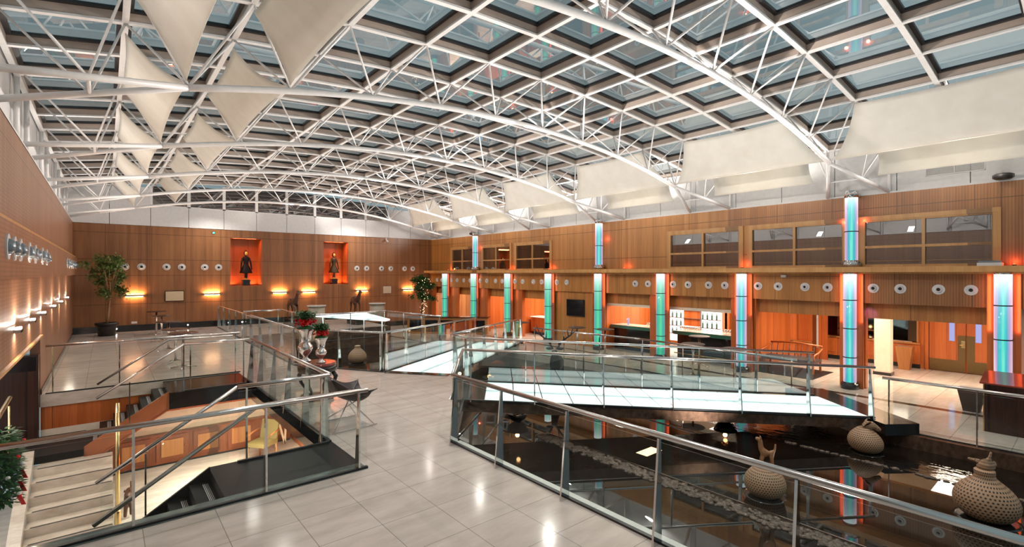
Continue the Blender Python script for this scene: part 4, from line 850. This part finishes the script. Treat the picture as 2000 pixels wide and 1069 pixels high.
skin('animal_head', [[(-.05,0,.62,.09),(-.02,0,.70,.085),(.05,0,.73,.07),(.13,0,.70,.05)],[(-.02,0,.70,.085),(-.03,.10,.74,.02),(-.04,.20,.73,.016)],[(-.02,0,.70,.085),(-.02,-.04,.80,.02),(.0,-.05,.90,.012)]], M['jar'], j3, 1)
j3.location = (10.2,1.1,WZ); j3.rotation_euler = (0,0,-.5); j3.scale = (1.14,)*3
j4 = jar(None, 1, 'pale pierced jar standing in the far pool behind the silver urns', neck=True); j4.location = (8.0,19.6,WZ); j4.scale = (1.1,)*3
obj('jar_neck', MB().lathe([(.10,.60),(.095,.70),(.13,.78),(.15,.80),(.12,.80)], (0,0,0), 24), M['jar'], j4).location = (0,0,0); obj('jar_handle', MB().tube([(.12,0,.78),(.22,0,.86),(.20,0,.94)], [.03,.03,.012], 8), M['jarplain'], j4).location = (0,0,0)
# deer
t = thing('deer_statue', 'black bronze deer with tall antlers in the pool behind the long bridge', 'deer statue')
skin('body', [[(-.55,0,.62,.17),(-.2,0,.60,.19),(.12,0,.62,.18),(.30,0,.78,.12),(.40,0,.92,.095),(.50,0,.98,.09),(.66,0,.90,.055)],[(-.55,0,.62,.17),(-.60,.12,.36,.06),(-.58,.12,.02,.035)],[(-.55,0,.62,.17),(-.60,-.12,.36,.06),(-.58,-.12,.02,.035)],[(.12,0,.62,.18),(.16,.12,.36,.05),(.16,.12,.02,.035)],[(.12,0,.62,.18),(.16,-.12,.36,.05),(.16,-.12,.02,.035)]], M['blackiron'], t, 2)
for s_ in (-1,1):
    obj('ear', MB().ball((.44,s_*.15,1.06), .07, 10, .5, 1.4, .6), M['blackiron'], t)
    an = MB().tube([(.42,s_*.05,1.04),(.40,s_*.18,1.25),(.36,s_*.42,1.42),(.34,s_*.52,1.72)], [.028,.026,.02,.008], 8)
    for a_, b_ in (((.39,s_*.24,1.30),(.44,s_*.22,1.52)),((.37,s_*.36,1.38),(.42,s_*.33,1.62)),((.36,s_*.42,1.42),(.36,s_*.60,1.58)),((.41,s_*.1,1.14),(.52,s_*.12,1.28))): an.tube([a_, b_], [.018,.005], 6)
    obj('antler', an, M['blackiron'], t)
t.scale = (1.2,1.2,1.2); t.location = (11.55,11.6,WZ); t.rotation_euler = (0,0,math.radians(-140))
for i, (x, y, l_) in enumerate(((7.9,9.3,'under the near end of the long bridge'),(11.9,6.0,'under the right half of the long bridge'),(9.9,13.1,'between the two lit bridges'))):
    t = thing('fire_bowl', 'dark bowl with golden light, '+l_, 'lantern', (x,y,WZ), group='glowing bowls in the pool'); obj('bowl', MB().lathe([(.08,0),(.20,.08),(.28,.22),(.26,.22),(.16,.10)], (x,y,WZ), 24), M['blackstone'], t)
    mb = MB()
    for q in range(9): a_ = q*.7; mb.ball((x+.12*math.cos(a_)*(q%3)/2, y+.12*math.sin(a_)*(q%3)/2, WZ+.20+.015*(q%4)), .045, 8)
    obj('glow_stones', mb, M['brass'], t); light('bowl_lamp', 'POINT', (x,y,WZ+.34), 3.5, AMB, size=.05)
# ================================================================ RIGHT SIDE FURNISHING
t = thing('television', 'black flat screen on the oak wall between the columns', 'television', (17.3,16.05,1.1)); obj('casing', MB().bb(17.24,17.3,15.49,16.61,.71,1.51), M['black'], t); obj('screen', MB().bb(17.23,17.24,15.53,16.57,.75,1.47), M['screen_off'], t)
def counter(y0, y1, label):
    t = thing('bar_counter', label, 'bar counter', (18,(y0+y1)/2,FZ)); obj('base', MB().bb(17.95,18.4,y0+.05,y1-.05,FZ,.36), M['blackstone'], t); obj('counter_top', MB().bb(17.75,18.6,y0,y1,.40,.44), M['marble'], t); obj('green_edge', MB().bb(17.72,17.76,y0,y1,.30,.44), M['greenstone'], t); obj('foot_rail', MB().tube([(17.8,y0,FZ+.2),(17.8,y1,FZ+.2)], .02, 8), M['brass'], t); return t
counter(8.5, 11.1, 'bar counter with green stone edge before the bright bottle shelves'); counter(11.95, 14.3, 'bar counter with green stone edge in the left bar opening')
t = thing('back_bar', 'brightly lit white shelving wall behind the bar', 'shelf unit', (21.0,11.4,FZ)); obj('lit_panel', MB().bb(21.0,21.05,10.75,13.6,FZ+.2,1.7), M['lit_white'], t); obj('centre_cabinet', MB().bb(20.85,21.0,11.7,12.5,FZ+.2,1.1), M['redwood'], t); obj('dark_glass', MB().bb(20.84,20.98,11.7,12.5,1.1,1.6), M['greenstone'], t)
for k in range(4): obj('shelf', MB().bb(20.75,21.0,10.75,13.6,-.1+.38*k,-.075+.38*k), M['steel'], t)
bot = thing('bottle', '', 'bottle'); obj('glass_body', MB().lathe([(.035,0),(.035,.18),(.014,.22),(.014,.28)], (0,0,0), 8), M['greenstone'], bot)
c_ = 0
for k in range(3):
    for q in range(12):
        y = 10.9+.22*q+(0 if q < 4 else .0)
        if 11.6 < y < 12.6: continue
        o = bot if c_ == 0 else dup(bot, (0,0,0)); c_ += 1; o.location = (20.86, y, -.075+.38*k); tag(o, 'small bottle standing on the lit shelves behind the bar', 'bottle', 'bottles on the back bar')
gls = thing('wine_glass', '', 'glass'); obj('bowl', MB().lathe([(.03,0),(.006,.006),(.006,.08),(.03,.11),(.035,.15),(.028,.19)], (0,0,0), 8), M['silver'], gls); c_ = 0
for (y0, nr, gl_) in ((8.62,6,'cluster of glasses at the right end of the bar counter'),(10.2,8,'cluster of glasses at the left end of the right bar counter'),(12.1,5,'cluster of glasses at the right end of the left bar counter')):
    for a_ in range(nr):
        for b_ in range(3):
            o = gls if c_ == 0 else dup(gls, (0,0,0)); c_ += 1; o.location = (17.95+.11*b_, y0+.10*a_, .44); tag(o, 'stemmed glass in the '+gl_, 'glass', gl_)
t = thing('wall_lettering', 'short dark lettering on the pale panel behind the left bar', 'sign', (21.15,15.9,.9)); tx = bpy.data.curves.new('letters','FONT'); tx.body = 'INE'; tx.size = .22; tx.extrude = .008; tmp = bpy.data.objects.new('letters', tx); COL.objects.link(tmp); tx.materials.append(M['ink']); to = bpy.data.objects.new('lettering', bpy.data.meshes.new_from_object(tmp)); COL.objects.link(to); bpy.data.objects.remove(tmp); to.parent = t; to.location = (-3.1, -1.15, .1); to.rotation_euler = (PI/2,0,-PI/2)
struct('wall_right', MB().bb(18.1,18.2,14.45,15.0,FZ,1.95), M['cream'])
t = thing('beer_tap_column', 'small blue-lit tap tower on the left bar counter', 'tap', (18.1,13.6,.44)); obj('tower', MB().cyl((18.1,13.6,.44), .04, .3, 12), M['lit_blue'], t); obj('spout', MB().tube([(18.1,13.6,.7),(17.98,13.6,.7),(17.97,13.6,.64)], .012, 6), M['chrome'], t)
# service counters in the far bays
def buffet(x, y0, y1, label, z1=.35):
    t = thing('service_counter', label, 'counter', (x,(y0+y1)/2,FZ)); obj('body', MB().bb(x,x+.7,y0,y1,FZ+.15,FZ+z1+.6), M['redwood'], t); obj('plinth', MB().bb(x+.06,x+.64,y0+.05,y1-.05,FZ,FZ+.15), M['black'], t); obj('top', MB().bb(x-.03,x+.73,y0-.03,y1+.03,FZ+z1+.6,FZ+z1+.64), M['lit_cream'], t)
buffet(18.6, 18.9, 20.7, 'orange wood counter in front of the lit shelves, fourth bay', .35); buffet(19.0, 22.0, 22.7, 'small orange wood cabinet in the middle bay'); buffet(18.8, 24.6, 25.9, 'orange wood counter in the second bay from the far corner')
def shelves(x, y0, y1, label):
    t = thing('shelf_unit', label, 'shelf unit', (x,(y0+y1)/2,FZ)); obj('back', MB().bb(x+.3,x+.33,y0,y1,FZ,1.8), M['redwood'], t)
    for k in range(5): obj('shelf', MB().bb(x,x+.3,y0,y1,FZ+.4+.42*k,FZ+.43+.42*k), M['lit_cream'], t)
    for yy in (y0,(y0+y1)/2,y1): obj('upright', MB().bb(x,x+.32,yy-.02,yy+.02,FZ,1.8), M['gwood'], t)
shelves(20.8, 20.0-.2, 20.8, 'open wooden shelves glowing behind the counter, fourth bay'); shelves(20.8, 21.2, 23.6, 'pale lit shelves in the middle bay'); shelves(20.8, 24.2, 28.8, 'lit wooden shelves behind the far bays')
bt = None
for k in range(3):
    for q in range(7):
        o = dup(bot, (20.9, 21.4+.3*q, FZ+.43+.42*k), 0, 'small dark bottle on the pale shelves of the middle bay', 'bottles in the middle bay')
# long benches / low cabinets near the far tree
t = thing('display_counter', 'long low wooden counter with dark panels and a polished top before the far right tree', 'counter', (15.0,23.5,FZ))
A_, B_ = Vector((13.2,25.2,FZ)), Vector((16.4,21.9,FZ)); d_ = (B_-A_)
def along(u, off, z): n2 = Vector((d_.y,-d_.x,0)).normalized(); return A_+d_*u+n2*off*-1+Vector((0,0,z))
def slab(u0,u1,o0,o1,z0,z1): return MB().hexa([along(u0,o0,z0),along(u1,o0,z0),along(u1,o1,z0),along(u0,o1,z0),along(u0,o0,z1),along(u1,o0,z1),along(u1,o1,z1),along(u0,o1,z1)])
obj('body', slab(0,1,0,.6,.0,.92), M['gwood'], t); obj('top', slab(-.02,1.02,-.05,.65,.92,.96), M['darkwood'], t)
for k in range(5): obj('dark_panel', slab(.03+.195*k,.19+.195*k,-.012,.0,.12,.78), M['screen_off'], t)
# lounge: doors, panelling, sofa, waste bin, framed windows
t = thing('door_1', None, None, (22.6,3.1,FZ)); t['kind'] = 'structure'; obj('door_frame', MB().bb(22.5,22.62,3.92,4.02,FZ,2.0).bb(22.5,22.62,1.85,1.95,FZ,2.0).bb(22.5,22.62,1.85,4.02,1.75,2.0), M['redwood'], t)
for k, (y0, y1) in enumerate(((2.95,3.9),(1.97,2.92))):
    lf = obj('door_leaf', MB().bb(22.52,22.57,y0,y1,FZ+.02,1.75), M['redwood'], t); obj('kick_plate', MB().bb(22.505,22.52,y0+.01,y1-.01,FZ+.03,FZ+.42), M['bronzeplate'], lf)
    ys = y0 if k == 0 else y1-.2; obj('push_plate', MB().bb(22.505,22.52,ys,ys+.2,FZ+.42,.62), M['bronzeplate'], lf); yv = y0+.28 if k == 0 else y1-.36; obj('vision_panel', MB().bb(22.505,22.525,yv,yv+.14,.42,1.3), M['lit_blue'], lf)
    if k == 0: obj('door_handle', MB().tube([(22.5,3.0,.30),(22.44,3.0,.30),(22.44,3.12,.30)], .016, 8).bb(22.49,22.51,2.96,3.06,.2,.45), M['brass'], lf)
def panelling(x, y0, y1, label, n_):
    t = thing('wainscot_panel', label, 'wall panelling', (x,(y0+y1)/2,FZ)); obj('board', MB().bb(x,x+.06,y0,y1,FZ+.15,.20), M['redwood'], t); obj('cap_rail', MB().bb(x-.05,x+.06,y0,y1,.20,.26), M['gwood'], t); obj('skirting', MB().bb(x-.02,x+.06,y0,y1,FZ,FZ+.15), M['black'], t)
    for k in range(n_):
        a_ = y0+(y1-y0)*(k+.12)/n_; b_ = y0+(y1-y0)*(k+.88)/n_; obj('raised_panel', MB().bb(x-.025,x,a_,b_,FZ+.28,.08), M['redwood'], t)
panelling(22.45, 4.15, 5.75, 'red wood wainscot left of the double doors', 3); panelling(22.45, 6.1, 7.3, 'red wood wainscot behind the free-standing column', 2)
def inner_window(x, y0, y1, label, m_):
    t = thing('wall_mirror', label, 'mirror', (x,(y0+y1)/2,1)); obj('glass', MB().bb(x,x+.02,y0,y1,.30,1.75), m_, t); obj('frame', MB().bb(x-.03,x+.03,y0-.05,y0,.27,1.78).bb(x-.03,x+.03,y1,y1+.05,.27,1.78).bb(x-.03,x+.03,y0-.05,y1+.05,1.75,1.8), M['gwood'], t)
M['mirror'] = mat('dark_mirror', (.18,.18,.18), .04, 1)
inner_window(22.5, 4.25, 5.0, 'dark mirror above the wainscot beside the double doors', M['mirror']); inner_window(22.5, 5.4, 5.95, 'narrow dark mirror between the purple-lit panel and the white pillar', M['mirror']); inner_window(22.5, 6.5, 7.2, 'framed mirror behind the free-standing column', M['mirror']); inner_window(22.5, 8.3, 8.9, 'mirror above the sofa with a pale surround', M['mirror'])
t = thing('waste_bin', 'tapered honey-coloured wooden bin by the double doors', 'bin', (21.9,4.5,FZ)); obj('body', MB().hexa([(21.75,4.32,FZ),(22.05,4.32,FZ),(22.05,4.62,FZ),(21.75,4.62,FZ),(21.68,4.22,.16),(22.1,4.22,.16),(22.1,4.70,.16),(21.68,4.70,.16)]), M['gwood'], t)
t = thing('wooden_door', 'open dark red wooden door leaf behind the sofa', 'door', (21.5,9.3,FZ)); obj('leaf', MB().bb(21.4,21.46,9.15,9.95,FZ,1.7), M['darkwood'], t); obj('knob', MB().ball((21.38,9.85,.3), .03, 10), M['brass'], t)
t = thing('wardrobe_panel', 'pair of tall cherry wood panels behind the sofa', 'wall panel', (21.6,7.9,FZ)); obj('panel', MB().bb(21.6,21.66,7.35,7.85,FZ,1.9), M['redwood'], t); obj('panel', MB().bb(21.6,21.66,7.87,8.35,FZ,1.9), M['redwood'], t); obj('ledge', MB().bb(21.5,21.66,7.35,8.35,.0,.04), M['gwood'], t)
t = thing('narrow_doorway', 'dark red recessed wooden door left of the free-standing column', 'door', (21.8,7.2,FZ)); obj('leaf', MB().bb(21.9,21.96,6.9,7.3,FZ,1.9), M['redwood'], t); obj('pull_plate', MB().bb(21.88,21.9,7.22,7.28,-.2,1.5), M['grey'], t)
t = thing('cane_sofa', 'cane and wood sofa with curved arms beyond the long bridge', 'sofa', (0,0,0))
obj('seat', MB().bb(-.85,.85,-.38,.38,.36,.46), M['leather'], t); bk_ = MB()
for q in range(9): bk_.tube([(-.8+.2*q,.34,.46),(-.8+.2*q,.44,.86)], .014, 6)
obj('back_slats', bk_, M['bronze'], t); obj('back_rail', MB().tube([(-.85,.44,.88),(0,.46,.94),(.85,.44,.88)], .03, 8), M['redwood'], t)
for s_ in (-1,1):
    obj('armrest', MB().tube([(s_*.85,.42,.80),(s_*.87,.0,.70),(s_*.87,-.36,.66),(s_*.87,-.42,.56),(s_*.85,-.34,.46)], .026, 8), M['redwood'], t)
    for sy in (-.34,.34): obj('leg', MB().bb(s_*.82-.03,s_*.82+.03,sy-.03,sy+.03,0,.36), M['redwood'], t)
t.location = (18.6,7.0,FZ); t.rotation_euler = (0,0,-PI/2)
struct('rug', MB().bb(17.4, 19.3, 5.9, 8.1, FZ, FZ+.012), M['blackmatte'])
light('purple_lamp', 'SPOT', (17.0, 4.15, 1.7), 20, (.35,.2,1), (0, math.radians(-70), math.radians(30)), .05, angle=.9)
# lectern
t = thing('lectern', 'tall black lectern with sloping red-brown top and brass edge, at the right', 'lectern', (14.9,1.25,FZ)); x0, x1, y0, y1 = 14.62, 15.15, .75, 1.62
obj('body', MB().hexa([(x0,y0,FZ),(x1,y0,FZ),(x1,y1,FZ),(x0,y1,FZ),(x0,y0,.40),(x1,y0,.40),(x1,y1,.40),(x0,y1,.40)]), M['darkwood'], t)
obj('reading_top', MB().hexa([(x0-.12,y0-.1,.38),(x1+.2,y0-.1,.52),(x1+.2,y1+.06,.52),(x0-.12,y1+.06,.38),(x0-.12,y0-.1,.41),(x1+.2,y0-.1,.56),(x1+.2,y1+.06,.56),(x0-.12,y1+.06,.41)]), M['redlac'], t); obj('brass_edge', MB().bb(x0-.01,x0+.005,y1-.005,y1+.015,FZ,.38), M['brass'], t); obj('back_tray', MB().bb(x0-.05,x0+.2,y0-.35,y0-.1,.2,.24), M['redlac'], t)
t = thing('tapered_planter', 'dark tapered planter behind the lectern', 'planter', (16.7,2.1,FZ)); obj('body', MB().hexa([(16.4,1.9,FZ),(16.7,1.9,FZ),(16.7,2.2,FZ),(16.4,2.2,FZ),(16.3,1.8,-.1),(16.76,1.8,-.1),(16.76,2.3,-.1),(16.3,2.3,-.1)]), M['leather'], t)
t = thing('wall_sensor', 'small white sensor under the ledge above the right bar column', 'sensor', (17.2,6.9,2.7)); obj('body', MB().bb(17.12,17.2,6.6,6.75,2.62,2.70), M['whitewall'], t)
